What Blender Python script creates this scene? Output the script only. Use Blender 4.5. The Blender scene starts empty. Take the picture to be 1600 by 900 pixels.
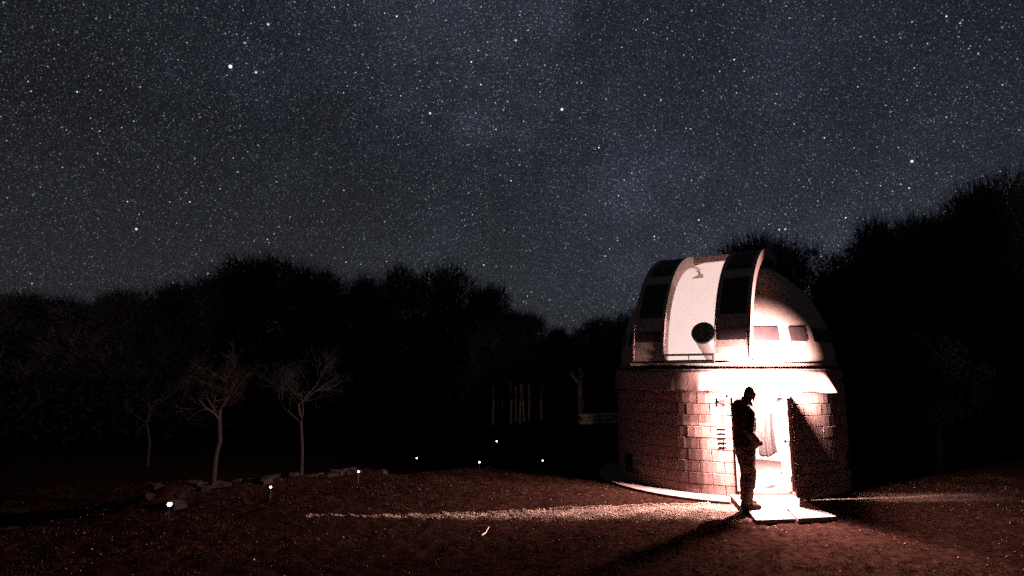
import bpy, bmesh, math, random
import numpy as np
from mathutils import Vector, Matrix, noise as mnoise

random.seed(11)
RNG = np.random.default_rng(11)
R_ = math.radians
scene = bpy.context.scene
COL = scene.collection

# ------------------------------------------------------------------ camera
CAM_H = 2.10
PITCH = R_(8.2)
F_PX = 900.0                                   # focal length in photograph pixels (1600 wide)
cam_d = bpy.data.cameras.new('camera')
cam_d.sensor_width = 36.0
cam_d.lens = F_PX / 1600.0 * 36.0
cam_d.clip_start = 0.05
cam_d.clip_end = 2000.0
cam = bpy.data.objects.new('camera', cam_d)
COL.objects.link(cam)
cam.location = (0, 0, CAM_H)
cam.rotation_euler = (R_(90) + PITCH, 0, 0)
scene.camera = cam

# real-place survey helpers: a sight line through a photograph pixel, met with a height or a distance
def sight(px, py):
    r, v = px - 800.0, py - 450.0
    fw = F_PX * math.cos(PITCH) + v * math.sin(PITCH)
    up = -v * math.cos(PITCH) + F_PX * math.sin(PITCH)
    return Vector((r, fw, up))
def at_y(px, py, y):
    d = sight(px, py); d *= y / d.y
    return Vector((d.x, d.y, d.z + CAM_H))
def at_z(px, py, z=0.0):
    d = sight(px, py); d *= (z - CAM_H) / d.z
    return Vector((d.x, d.y, z))

# ------------------------------------------------------------------ world: starry night sky
world = bpy.data.worlds.new('World')
scene.world = world
world.use_nodes = True
def build_world():
    nt = world.node_tree
    nt.nodes.clear()
    N, L = nt.nodes.new, nt.links.new
    out = N('ShaderNodeOutputWorld')
    bg = N('ShaderNodeBackground')
    L(bg.outputs[0], out.inputs[0])
    tc = N('ShaderNodeTexCoord')
    D = tc.outputs['Generated']
    def val(x):
        n = N('ShaderNodeValue'); n.outputs[0].default_value = x; return n.outputs[0]
    def m(op, a, b=None, c=None, clamp=False):
        n = N('ShaderNodeMath'); n.operation = op; n.use_clamp = clamp
        for i, x in enumerate((a, b, c)):
            if x is None: continue
            if isinstance(x, (int, float)): n.inputs[i].default_value = x
            else: L(x, n.inputs[i])
        return n.outputs[0]
    def dot(v):
        n = N('ShaderNodeVectorMath'); n.operation = 'DOT_PRODUCT'
        L(D, n.inputs[0]); n.inputs[1].default_value = v
        return n.outputs['Value']
    def ramp(fac, stops, interp='LINEAR'):
        n = N('ShaderNodeValToRGB'); L(fac, n.inputs[0])
        n.color_ramp.interpolation = interp
        e = n.color_ramp.elements
        e[0].position, e[0].color = stops[0][0], (*stops[0][1], 1)
        e[1].position, e[1].color = stops[-1][0], (*stops[-1][1], 1)
        for p, c in stops[1:-1]:
            k = e.new(p); k.color = (*c, 1)
        return n.outputs[0]
    def noise(scale, detail=4, rough=0.55, off=(0, 0, 0)):
        n = N('ShaderNodeTexNoise')
        mp = N('ShaderNodeMapping'); L(D, mp.inputs[0]); mp.inputs['Location'].default_value = off
        L(mp.outputs[0], n.inputs['Vector'])
        n.inputs['Scale'].default_value = scale
        n.inputs['Detail'].default_value = detail
        n.inputs['Roughness'].default_value = rough
        return n.outputs['Fac']
    def add(a, b):
        n = N('ShaderNodeMix'); n.data_type = 'RGBA'; n.blend_type = 'ADD'
        n.inputs['Factor'].default_value = 1
        L(a, n.inputs['A']); L(b, n.inputs['B']); return n.outputs['Result']
    def scale(c, f):
        n = N('ShaderNodeVectorMath'); n.operation = 'SCALE'
        if isinstance(c, tuple): n.inputs[0].default_value = c
        else: L(c, n.inputs[0])
        if isinstance(f, (int, float)): n.inputs['Scale'].default_value = f
        else: L(f, n.inputs['Scale'])
        return n.outputs[0]
    sep = N('ShaderNodeSeparateXYZ'); L(D, sep.inputs[0])
    # airglow: a touch brighter and greyer towards the horizon
    base = ramp(m('MULTIPLY', m('ABSOLUTE', sep.outputs['Z']), 1.0),
                [(0.0, (0.0262, 0.0285, 0.0330)), (0.16, (0.0240, 0.0262, 0.0315)),
                 (0.36, (0.0124, 0.0138, 0.0180)), (1.0, (0.0112, 0.0128, 0.0172))])
    # Milky Way: a great-circle band with clumps and dark lanes
    a, b = sight(735, 0).normalized(), sight(1150, 400).normalized()
    n = a.cross(b).normalized()
    w = m('DIVIDE', m('ADD', dot(n), m('MULTIPLY', m('SUBTRACT', noise(3.0, 3), 0.5), 0.22)), 0.34)
    band = m('POWER', 2.71828, m('MULTIPLY', m('MULTIPLY', w, w), -1.0))
    clump = m('MULTIPLY', m('SUBTRACT', noise(5.5, 6, 0.62, (1.7, 0.4, 2.2)), 0.34), 3.0, clamp=True)
    lane = m('MULTIPLY', m('SUBTRACT', noise(4.6, 5, 0.6, (4.1, 3.3, 0.9)), 0.40), 4.2, clamp=True)
    mw = m('MULTIPLY', band, m('MULTIPLY_ADD', m('MULTIPLY', clump, lane), 0.80, 0.22))
    sky = add(base, scale((0.0270, 0.0340, 0.0560), mw))
    # faint violet glow over the right-hand wood
    vio = m('MULTIPLY', m('MULTIPLY_ADD', dot((0.62, 0.74, 0.22)), 4.0, -3.0, clamp=True), 1.0)
    sky = add(sky, scale((0.0058, 0.0055, 0.0125), vio))
    # unresolved stars and grain
    g = N('ShaderNodeTexNoise'); L(D, g.inputs['Vector'])
    g.inputs['Scale'].default_value = 420; g.inputs['Detail'].default_value = 2; g.inputs['Roughness'].default_value = 0.8
    gr = m('MULTIPLY', m('SUBTRACT', g.outputs['Fac'], 0.40), 3.6)
    gr = m('MAXIMUM', gr, 0.25)
    sky = scale(sky, m('MULTIPLY_ADD', gr, 0.75, 0.36))
    # stars: Voronoi points, three sizes
    dens = m('MULTIPLY_ADD', mw, 1.3, 0.62)
    def stars(sc, rad, power, gain, keep):
        v = N('ShaderNodeTexVoronoi'); v.feature = 'F1'
        L(D, v.inputs['Vector']); v.inputs['Scale'].default_value = sc
        s = N('ShaderNodeSeparateColor'); L(v.outputs['Color'], s.inputs[0])
        d = m('DIVIDE', v.outputs['Distance'], rad)
        disc = m('SUBTRACT', 1.0, d, clamp=True)
        br = m('POWER', s.outputs[0], power)
        on = m('GREATER_THAN', s.outputs[1], 1.0 - keep)
        i = m('MULTIPLY', m('MULTIPLY', m('MULTIPLY', disc, on), m('MULTIPLY_ADD', br, 1.0, 0.05)), gain)
        i = m('MULTIPLY', i, dens)
        tint = ramp(s.outputs[2], [(0.0, (1.0, 0.86, 0.74)), (0.35, (0.95, 0.97, 1.0)), (1.0, (0.72, 0.84, 1.0))])
        return scale(tint, i)
    sky = add(sky, stars(560, 0.42, 1.6, 0.22, 0.75))
    sky = add(sky, stars(330, 0.30, 2.4, 0.55, 0.60))
    sky = add(sky, stars(150, 0.15, 3.2, 1.9, 0.60))
    sky = add(sky, stars(62, 0.070, 4.5, 5.0, 0.5))
    # the few bright stars one can point at
    for px, py, rad, gain in ((360, 104, 0.0027, 9.0), (400, 113, 0.0020, 3.0), (419, 38, 0.0022, 2.5), (878, 171, 0.0026, 4.0),
                              (672, 177, 0.0022, 3.2), (1425, 252, 0.0022, 3.6), (213, 358, 0.0020, 3.0), (806, 63, 0.0020, 2.4),
                              (325, 428, 0.0020, 2.6), (1227, 358, 0.0018, 2.2), (383, 67, 0.0018, 1.8)):
        d = sight(px, py).normalized()
        c = m('SUBTRACT', 1.0, dot(tuple(d)))                     # ~ angle^2 / 2
        disc = m('SUBTRACT', 1.0, m('DIVIDE', c, rad * rad / 2), clamp=True)
        sky = add(sky, scale((0.88, 0.93, 1.0), m('MULTIPLY', disc, gain * 0.35)))
    L(sky, bg.inputs['Color'])
    bg.inputs['Strength'].default_value = 1.0
build_world()
world.cycles.sampling_method = 'MANUAL'
world.cycles.sample_map_resolution = 256

# ------------------------------------------------------------------ exposure and sampling
scene.view_settings.view_transform = 'Standard'
scene.view_settings.look = 'None'
scene.view_settings.exposure = 0.0
scene.view_settings.gamma = 1.0
scene.view_settings.use_curve_mapping = False
scene.cycles.use_denoising = False
scene.cycles.max_bounces = 8
scene.cycles.diffuse_bounces = 5
scene.cycles.sample_clamp_indirect = 0.6
scene.cycles.sample_clamp_direct = 14.0
scene.cycles.use_light_tree = True

# lamp powers (watts); lamps inferred from the light they throw, none in plain view
P_DOOR_A = 2600.0
P_DOOR_B = 4200.0
P_INSIDE = 400.0
LAMP_COL = (1.0, 0.70, 0.65)

# ------------------------------------------------------------------ materials
def mat(name, col, rough=0.85, var=0.25, scale=8.0, bump=0.0, bscale=40.0, metal=0.0, spec=0.3, col2=None):
    m = bpy.data.materials.new(name); m.use_nodes = True
    nt = m.node_tree; b = nt.nodes['Principled BSDF']
    b.inputs['Roughness'].default_value = rough
    b.inputs['Metallic'].default_value = metal
    b.inputs['Specular IOR Level'].default_value = spec
    tc = nt.nodes.new('ShaderNodeTexCoord')
    no = nt.nodes.new('ShaderNodeTexNoise')
    no.inputs['Scale'].default_value = scale; no.inputs['Detail'].default_value = 6
    nt.links.new(tc.outputs['Object'], no.inputs['Vector'])
    rp = nt.nodes.new('ShaderNodeValToRGB')
    c2 = col2 or tuple(c * (1 - var) for c in col)
    e = rp.color_ramp.elements
    e[0].position, e[0].color = 0.32, (*c2, 1)
    e[1].position, e[1].color = 0.68, (*[min(1, c * (1 + (0.0 if col2 else var * 0.35))) for c in col], 1)
    nt.links.new(no.outputs['Fac'], rp.inputs[0])
    nt.links.new(rp.outputs[0], b.inputs['Base Color'])
    if bump:
        n2 = nt.nodes.new('ShaderNodeTexNoise'); n2.inputs['Scale'].default_value = bscale; n2.inputs['Detail'].default_value = 5
        nt.links.new(tc.outputs['Object'], n2.inputs['Vector'])
        bp = nt.nodes.new('ShaderNodeBump'); bp.inputs['Strength'].default_value = bump; bp.inputs['Distance'].default_value = 0.01
        nt.links.new(n2.outputs['Fac'], bp.inputs['Height'])
        nt.links.new(bp.outputs[0], b.inputs['Normal'])
    return m
def emit(name, col, strength):
    m = bpy.data.materials.new(name); m.use_nodes = True
    b = m.node_tree.nodes['Principled BSDF']
    b.inputs['Base Color'].default_value = (*col, 1)
    b.inputs['Emission Color'].default_value = (*col, 1)
    b.inputs['Emission Strength'].default_value = strength
    return m

M = {}
M['dome'] = mat('dome_paint', (0.43, 0.29, 0.265), 0.6, 0.12, 6, 0.25, 60, col2=(0.36, 0.235, 0.212))
def weather(m, col, amount):
    nt = m.node_tree; b = nt.nodes['Principled BSDF']; src = b.inputs['Base Color'].links[0].from_socket
    tc = nt.nodes.new('ShaderNodeTexCoord'); mp = nt.nodes.new('ShaderNodeMapping'); mp.inputs['Scale'].default_value = (9, 9, 1.1)
    no = nt.nodes.new('ShaderNodeTexNoise'); no.inputs['Scale'].default_value = 1.6; no.inputs['Detail'].default_value = 7; no.inputs['Roughness'].default_value = 0.68
    nt.links.new(tc.outputs['Object'], mp.inputs[0]); nt.links.new(mp.outputs[0], no.inputs['Vector'])
    rp = nt.nodes.new('ShaderNodeMapRange'); rp.inputs[1].default_value = 0.48; rp.inputs[2].default_value = 0.74; rp.inputs[4].default_value = amount
    nt.links.new(no.outputs['Fac'], rp.inputs[0])
    mx = nt.nodes.new('ShaderNodeMix'); mx.data_type = 'RGBA'; mx.inputs['B'].default_value = (*col, 1)
    nt.links.new(rp.outputs[0], mx.inputs['Factor']); nt.links.new(src, mx.inputs['A']); nt.links.new(mx.outputs['Result'], b.inputs['Base Color'])
weather(M['dome'], (0.17, 0.105, 0.09), 0.55)
M['dome_in'] = mat('dome_lining', (0.63, 0.575, 0.56), 0.8, 0.05, 3, 0.1, 60)
M['panel'] = mat('dark_panel_paint', (0.040, 0.022, 0.024), 0.6, 0.25, 9, 0.1, 60)
M['mortar'] = mat('mortar', (0.21, 0.118, 0.104), 0.95, 0.2, 20, 0.3, 60)
M['inner_wall'] = mat('inner_plaster', (0.55, 0.43, 0.40), 0.9, 0.1, 5)
M['concrete'] = mat('concrete', (0.17, 0.10, 0.088), 0.9, 0.3, 7, 0.5, 50)
M['slab'] = mat('paving_slab', (0.20, 0.15, 0.135), 0.85, 0.22, 9, 0.4, 70)
M['tarp'] = mat('tarpaulin', (0.34, 0.195, 0.175), 0.55, 0.12, 5, 0.2, 18, spec=0.5)
M['black'] = mat('black_metal', (0.012, 0.010, 0.010), 0.45, 0.2, 20)
M['slot_shade'] = mat('slot_shade_black', (0.004, 0.003, 0.003), 1.0, 0.1, 5, spec=0.0)
M['rubber'] = mat('dark_rubber', (0.02, 0.013, 0.012), 0.8, 0.2, 20)
M['door'] = mat('door_paint', (0.26, 0.155, 0.135), 0.6, 0.2, 5, 0.2, 30)
M['frame'] = mat('door_frame_paint', (0.34, 0.23, 0.20), 0.6, 0.15, 8)
M['steel'] = mat('steel', (0.30, 0.24, 0.22), 0.35, 0.2, 12, metal=0.6)
def glowing_glass(name, col, strength):           # clear glass that glows: lets the lamp's light through
    m = bpy.data.materials.new(name); m.use_nodes = True; nt = m.node_tree; nt.nodes.clear()
    o = nt.nodes.new('ShaderNodeOutputMaterial'); a = nt.nodes.new('ShaderNodeAddShader')
    t = nt.nodes.new('ShaderNodeBsdfTransparent'); e = nt.nodes.new('ShaderNodeEmission')
    e.inputs['Color'].default_value = (*col, 1); e.inputs['Strength'].default_value = strength
    nt.links.new(t.outputs[0], a.inputs[0]); nt.links.new(e.outputs[0], a.inputs[1]); nt.links.new(a.outputs[0], o.inputs[0])
    return m
M['bulb'] = glowing_glass('glowing_bulb', (1.0, 0.8, 0.68), 4.0)
M['bulb'].cycles.emission_sampling = 'NONE'
M['led'] = emit('marker_led', (1.0, 0.78, 0.70), 10.0)
M['scope'] = mat('telescope_tube', (0.62, 0.50, 0.46), 0.4, 0.08, 5)
M['scope_black'] = mat('telescope_black', (0.006, 0.005, 0.005), 0.7, 0.2, 10)
M['jacket'] = mat('jacket_cloth', (0.045, 0.019, 0.016), 0.95, 0.35, 14, 0.5, 60, spec=0.05)
M['trousers'] = mat('trouser_cloth', (0.070, 0.032, 0.027), 0.95, 0.35, 16, 0.5, 70, spec=0.05)
M['shoe'] = mat('shoe_leather', (0.020, 0.011, 0.009), 0.95, 0.3, 20, spec=0.0)
M['skin'] = mat('skin', (0.22, 0.105, 0.080), 0.6, 0.1, 14)
M['hair'] = mat('hair', (0.10, 0.055, 0.045), 0.9, 0.4, 60)
M['coat'] = mat('coat_cloth', (0.016, 0.0115, 0.0108), 0.95, 0.6, 26, 0.6, 40, spec=0.1)
M['bark'] = mat('bark', (0.0105, 0.0062, 0.0054), 0.95, 0.5, 12, 0.6, 30)
M['bark_dark'] = mat('dark_bark', (0.10, 0.075, 0.065), 0.95, 0.4, 8)
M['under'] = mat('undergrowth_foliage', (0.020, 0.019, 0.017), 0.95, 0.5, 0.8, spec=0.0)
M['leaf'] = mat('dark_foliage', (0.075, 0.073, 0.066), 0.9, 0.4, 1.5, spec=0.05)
M['rock'] = mat('bank_rock', (0.011, 0.0045, 0.0037), 0.95, 0.5, 5, 0.7, 25)
M['twig'] = mat('twigs', (0.0030, 0.0018, 0.0016), 0.95, 0.4, 6)
M['leaf_red'] = mat('dry_foliage', (0.0085, 0.0034, 0.0030), 0.9, 0.4, 3, spec=0.05)
M['leaf_black'] = mat('stand_in_foliage', (0.004, 0.0038, 0.0036), 0.95, 0.4, 2, spec=0.02)
M['bark_far'] = mat('pale_bark', (0.24, 0.145, 0.118), 0.95, 0.5, 4, 0.5, 12)
M['stone'] = mat('field_stone', (0.50, 0.31, 0.24), 0.95, 0.4, 5, 0.7, 25)
M['grass'] = mat('dry_grass', (0.046, 0.0205, 0.0155), 0.95, 0.7, 2.0, spec=0.0)
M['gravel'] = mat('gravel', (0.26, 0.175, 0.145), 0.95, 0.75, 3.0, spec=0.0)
M['straw'] = mat('pale_straw', (0.68, 0.52, 0.42), 0.8, 0.2, 10)

# ------------------------------------------------------------------ mesh helpers
class MB:
    def __init__(s): s.v, s.f = [], []
    def add(s, vs, fs):
        o = len(s.v); s.v += [tuple(p) for p in vs]; s.f += [tuple(i + o for i in f) for f in fs]
    def box(s, c, d, rot=None):
        x, y, z = d[0] / 2, d[1] / 2, d[2] / 2
        vs = [Vector((a * x, b * y, e * z)) for a in (-1, 1) for b in (-1, 1) for e in (-1, 1)]
        if rot is not None: vs = [rot @ p for p in vs]
        vs = [p + Vector(c) for p in vs]
        s.add(vs, [(0, 1, 3, 2), (4, 6, 7, 5), (0, 4, 5, 1), (2, 3, 7, 6), (0, 2, 6, 4), (1, 5, 7, 3)])
    def tube(s, pts, rad, n=8, cap=True):
        pts = [Vector(p) for p in pts]
        if isinstance(rad, (int, float)): rad = [rad] * len(pts)
        rings = []; o = len(s.v)
        up = None
        for i, p in enumerate(pts):
            t = (pts[min(i + 1, len(pts) - 1)] - pts[max(i - 1, 0)])
            t = t.normalized() if t.length > 1e-9 else Vector((0, 0, 1))
            if up is None:
                up = t.orthogonal().normalized()
            else:
                up = (up - t * up.dot(t))
                up = up.normalized() if up.length > 1e-6 else t.orthogonal().normalized()
            sd = t.cross(up)
            for k in range(n):
                a = 2 * math.pi * k / n
                s.v.append(tuple(p + (up * math.cos(a) + sd * math.sin(a)) * rad[i]))
        for i in range(len(pts) - 1):
            for k in range(n):
                a, b = o + i * n + k, o + i * n + (k + 1) % n
                s.f.append((a, b, b + n, a + n))
        if cap:
            s.f.append(tuple(o + k for k in reversed(range(n))))
            s.f.append(tuple(o + (len(pts) - 1) * n + k for k in range(n)))
    def lathe(s, prof, n=24, M4=None):
        o = len(s.v)
        for r, z in prof:
            for k in range(n):
                a = 2 * math.pi * k / n
                p = Vector((r * math.cos(a), r * math.sin(a), z))
                if M4 is not None: p = M4 @ p
                s.v.append(tuple(p))
        for i in range(len(prof) - 1):
            for k in range(n):
                a, b = o + i * n + k, o + i * n + (k + 1) % n
                s.f.append((a, b, b + n, a + n))
    def mesh(s, name, smooth=False):
        me = bpy.data.meshes.new(name)
        me.from_pydata(s.v, [], s.f)
        me.update()
        if smooth:
            me.polygons.foreach_set('use_smooth', [True] * len(me.polygons))
        return me
    def build(s, name, m=None, parent=None, smooth=False, bevel=0.0):
        return link(name, s.mesh(name, smooth), m, parent, bevel)
def link(name, me, m=None, parent=None, bevel=0.0):
    o = bpy.data.objects.new(name, me)
    if m is not None:
        if len(me.materials) == 0: me.materials.append(m)
    COL.objects.link(o)
    if parent is not None: o.parent = parent
    if bevel:
        b = o.modifiers.new('bevel', 'BEVEL'); b.width = bevel; b.segments = 2; b.limit_method = 'ANGLE'
    return o
def empty(name, loc=(0, 0, 0), rz=0.0):
    o = bpy.data.objects.new(name, None); COL.objects.link(o)
    o.location = loc; o.rotation_euler = (0, 0, rz); o.empty_display_size = 0.2
    return o
def tag(o, label=None, cat=None, group=None, kind=None):
    if label: o['label'] = label
    if cat: o['category'] = cat
    if group: o['group'] = group
    if kind: o['kind'] = kind
    return o

# ------------------------------------------------------------------ the ground
BX, BY = 4.36, 12.04                            # axis of the round building
def bank_h(x, y):
    a, b = Vector((-5.75, 9.75)), Vector((-3.3, 12.7))
    ab = b - a; p = Vector((x, y)) - a
    t = max(0.0, min(1.0, p.dot(ab) / ab.length_squared))
    d = (p - ab * t).length
    h = 0.30 * math.exp(-(d / 0.55) ** 2)
    return h * (0.75 + 0.5 * mnoise.noise((x * 1.3, y * 1.3, 4.0)))
def sstep(a, b, x):
    t = max(0.0, min(1.0, (x - a) / (b - a))); return t * t * (3 - 2 * t)
def crest_y(x):                                 # beyond this line the field falls away on the left
    pts = [(-14, 2.5), (-9, 5.8), (-6.65, 8.2), (-5.65, 9.3), (-3.3, 11.2), (0, 13.0), (3, 16)]
    if x <= pts[0][0]: return pts[0][1]
    for (x0, y0), (x1, y1) in zip(pts, pts[1:]):
        if x <= x1: return y0 + (y1 - y0) * (x - x0) / (x1 - x0)
    return 1e3
def height(x, y, fine=True):
    z = 0.0
    r = math.hypot(x - BX, y - BY)
    k = sstep(2.75, 4.2, r)
    z += 0.05 * mnoise.noise((x * 0.35, y * 0.35, 0.3)) * k
    if x < 1:
        z -= 0.35 * sstep(0.0, 3.0, y - crest_y(x)) * sstep(1.0, -3.0, x)
    z += bank_h(x, y)
    if fine:
        k2 = 0.35 + 0.65 * sstep(2.7, 3.4, r)
        z += k2 * (0.022 * mnoise.noise((x * 3.1, y * 3.1, 1.7)) + 0.022 * mnoise.noise((x * 8.3, y * 8.3, 5.1)))
        z += k2 * 0.014 * mnoise.noise((x * 19.0, y * 19.0, 2.2))
    return z - 0.012
def ground_material():
    m = bpy.data.materials.new('field_soil'); m.use_nodes = True
    nt = m.node_tree; N, L = nt.nodes.new, nt.links.new
    b = nt.nodes['Principled BSDF']; b.inputs['Roughness'].default_value = 1.0; b.inputs['Specular IOR Level'].default_value = 0.0
    g = N('ShaderNodeNewGeometry'); P = g.outputs['Position']
    sp = N('ShaderNodeSeparateXYZ'); L(P, sp.inputs[0])
    def math_(op, a, b_=None, c=None, clamp=False):
        n = N('ShaderNodeMath'); n.operation = op; n.use_clamp = clamp
        for i, x in enumerate((a, b_, c)):
            if x is None: continue
            if isinstance(x, (int, float)): n.inputs[i].default_value = x
            else: L(x, n.inputs[i])
        return n.outputs[0]
    def noi(s, d=5, r=0.6):
        n = N('ShaderNodeTexNoise'); L(P, n.inputs['Vector']); n.inputs['Scale'].default_value = s
        n.inputs['Detail'].default_value = d; n.inputs['Roughness'].default_value = r
        return n.outputs['Fac']
    def mixc(f, a, b_):
        n = N('ShaderNodeMix'); n.data_type = 'RGBA'; L(f, n.inputs['Factor'])
        for k, x in (('A', a), ('B', b_)):
            if isinstance(x, tuple): n.inputs[k].default_value = (*x, 1)
            else: L(x, n.inputs[k])
        return n.outputs['Result']
    n1, n2, n3 = noi(1.3), noi(9.0, 8, 0.7), noi(42.0, 4, 0.7)
    f = math_('MULTIPLY_ADD', math_('SUBTRACT', n2, 0.5), 3.2, 0.5, clamp=True)
    soil = mixc(f, (0.0034, 0.0014, 0.0011), (0.020, 0.0084, 0.0064))
    # strip of door light put into the colour as pale gravel, between two lines
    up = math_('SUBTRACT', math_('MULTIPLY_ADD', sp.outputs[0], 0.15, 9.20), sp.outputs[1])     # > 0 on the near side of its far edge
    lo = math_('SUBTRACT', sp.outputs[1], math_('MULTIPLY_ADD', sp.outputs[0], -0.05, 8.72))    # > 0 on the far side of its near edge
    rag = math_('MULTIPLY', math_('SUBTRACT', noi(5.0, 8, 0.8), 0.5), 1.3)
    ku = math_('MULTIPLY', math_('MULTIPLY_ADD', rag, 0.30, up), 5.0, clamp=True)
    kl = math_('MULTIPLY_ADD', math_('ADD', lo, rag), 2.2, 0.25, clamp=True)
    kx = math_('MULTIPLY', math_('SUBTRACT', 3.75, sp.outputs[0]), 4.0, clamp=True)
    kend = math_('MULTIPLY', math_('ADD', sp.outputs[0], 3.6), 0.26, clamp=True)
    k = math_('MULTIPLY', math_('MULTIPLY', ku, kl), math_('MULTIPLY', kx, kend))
    # light through the hinge gap, painted as paler ground past the door
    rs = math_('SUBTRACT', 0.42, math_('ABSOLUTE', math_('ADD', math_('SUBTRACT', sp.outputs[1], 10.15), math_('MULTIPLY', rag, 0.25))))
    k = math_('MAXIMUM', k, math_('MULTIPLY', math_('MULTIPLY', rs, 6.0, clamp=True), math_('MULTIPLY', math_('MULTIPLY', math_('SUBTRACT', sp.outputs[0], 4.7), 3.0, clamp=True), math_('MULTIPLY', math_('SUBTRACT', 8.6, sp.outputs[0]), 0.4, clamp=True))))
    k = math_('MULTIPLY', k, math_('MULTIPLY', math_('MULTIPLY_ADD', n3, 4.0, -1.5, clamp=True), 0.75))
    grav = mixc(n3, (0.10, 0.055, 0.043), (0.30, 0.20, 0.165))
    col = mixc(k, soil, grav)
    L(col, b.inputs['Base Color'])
    bp = N('ShaderNodeBump'); bp.inputs['Strength'].default_value = 0.9; bp.inputs['Distance'].default_value = 0.03
    L(math_('ADD', n2, math_('MULTIPLY', n3, 0.5)), bp.inputs['Height']); L(bp.outputs[0], b.inputs['Normal'])
    return m
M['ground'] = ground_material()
def build_ground():
    def axis(lo, hi, fine_lo, fine_hi, d, grow):
        a = list(np.arange(fine_lo, fine_hi, d))
        s, x = d, a[-1]
        while x < hi: s = min(s * grow, 60); x += s; a.append(x)
        s, x = d, a[0]; pre = []
        while x > lo: s = min(s * grow, 60); x -= s; pre.append(x)
        return pre[::-1] + a
    xs = axis(-700, 700, -8.5, 9.5, 0.06, 1.13)
    ys = axis(-60, 900, 3.8, 13.4, 0.06, 1.13)
    nx, ny = len(xs), len(ys)
    V = np.empty((ny, nx, 3))
    for j, y in enumerate(ys):
        for i, x in enumerate(xs):
            fine = -9 < x < 10 and 3 < y < 14
            V[j, i] = (x, y, height(x, y, fine) if abs(x) < 60 and y < 80 else -0.35 if x < 0 else -0.012)
    idx = np.arange(nx * ny).reshape(ny, nx)
    q = np.stack([idx[:-1, :-1], idx[:-1, 1:], idx[1:, 1:], idx[1:, :-1]], -1).reshape(-1, 4)
    me = fast_mesh('ground', V.reshape(-1, 3), q)
    me.polygons.foreach_set('use_smooth', [True] * len(me.polygons))
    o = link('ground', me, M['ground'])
    tag(o, kind='structure')
def fast_mesh(name, V, Fq):
    me = bpy.data.meshes.new(name)
    n = Fq.shape[1]
    me.vertices.add(len(V)); me.vertices.foreach_set('co', np.asarray(V, dtype=np.float32).ravel())
    me.loops.add(Fq.size); me.loops.foreach_set('vertex_index', Fq.astype(np.int32).ravel())
    me.polygons.add(len(Fq)); me.polygons.foreach_set('loop_start', np.arange(0, Fq.size, n, dtype=np.int32))
    me.update(calc_edges=True); me.validate()
    return me
build_ground()

# ------------------------------------------------------------------ the observatory
RW = 2.16            # outer radius of the block wall
RI = 1.95
WALL_T = 2.12        # top of the wall
DOOR_A0, DOOR_A1 = R_(-16.5), R_(7.4)
DOOR_Z0, DOOR_Z1 = 0.12, 1.70
SPILL_A0, SPILL_A1 = R_(180 - 17), R_(180 + 12)      # unseen opening added at the back to light the stone wall
SPILL_Z0, SPILL_Z1 = 0.72, 1.70
def pol(a, r, z): return Vector((r * math.sin(a), -r * math.cos(a), z))   # angle 0 faces -Y; local to the building axis
obs = empty('observatory', (BX, BY, 0))
tag(obs, 'small round block observatory with open white dome, lit from its doorway', 'observatory')

def arc_solid(mb, a0, a1, r0, r1, z0, z1, seg=None):
    n = seg or max(1, int(math.ceil(abs(a1 - a0) / R_(5))))
    vs, fs = [], []
    for i in range(n + 1):
        a = a0 + (a1 - a0) * i / n
        vs += [pol(a, r0, z0), pol(a, r1, z0), pol(a, r1, z1), pol(a, r0, z1)]
    for i in range(n):
        k = i * 4
        for j in range(4):
            fs.append((k + j, k + (j + 1) % 4, k + 4 + (j + 1) % 4, k + 4 + j))
    fs += [(3, 2, 1, 0), (n * 4, n * 4 + 1, n * 4 + 2, n * 4 + 3)]
    mb.add(vs, fs)

# wall core (mortar) with the doorway and the added back opening left open; plaster lining inside
def wall_ring(mb, r0, r1):
    arc_solid(mb, DOOR_A1, SPILL_A0, r0, r1, 0, WALL_T)
    arc_solid(mb, SPILL_A1, DOOR_A0 + 2 * math.pi, r0, r1, 0, WALL_T)
    arc_solid(mb, DOOR_A0, DOOR_A1, r0, r1, DOOR_Z1, WALL_T)
    arc_solid(mb, DOOR_A0, DOOR_A1, r0, r1, 0, DOOR_Z0 - 0.01)
    arc_solid(mb, SPILL_A0, SPILL_A1, r0, r1, 0, SPILL_Z0)
    arc_solid(mb, SPILL_A0, SPILL_A1, r0, r1, SPILL_Z1, WALL_T)
mb = MB(); wall_ring(mb, RI + 0.02, RW - 0.014)
wall = mb.build('wall', M['mortar'], obs)
mb = MB(); wall_ring(mb, RI, RI + 0.019)
mb.build('lining', M['inner_wall'], obs)
mb = MB(); mb.lathe([(0.001, 0.115), (RI + 0.01, 0.115)], 48)
mb.build('inner_floor', M['concrete'], obs)

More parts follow.
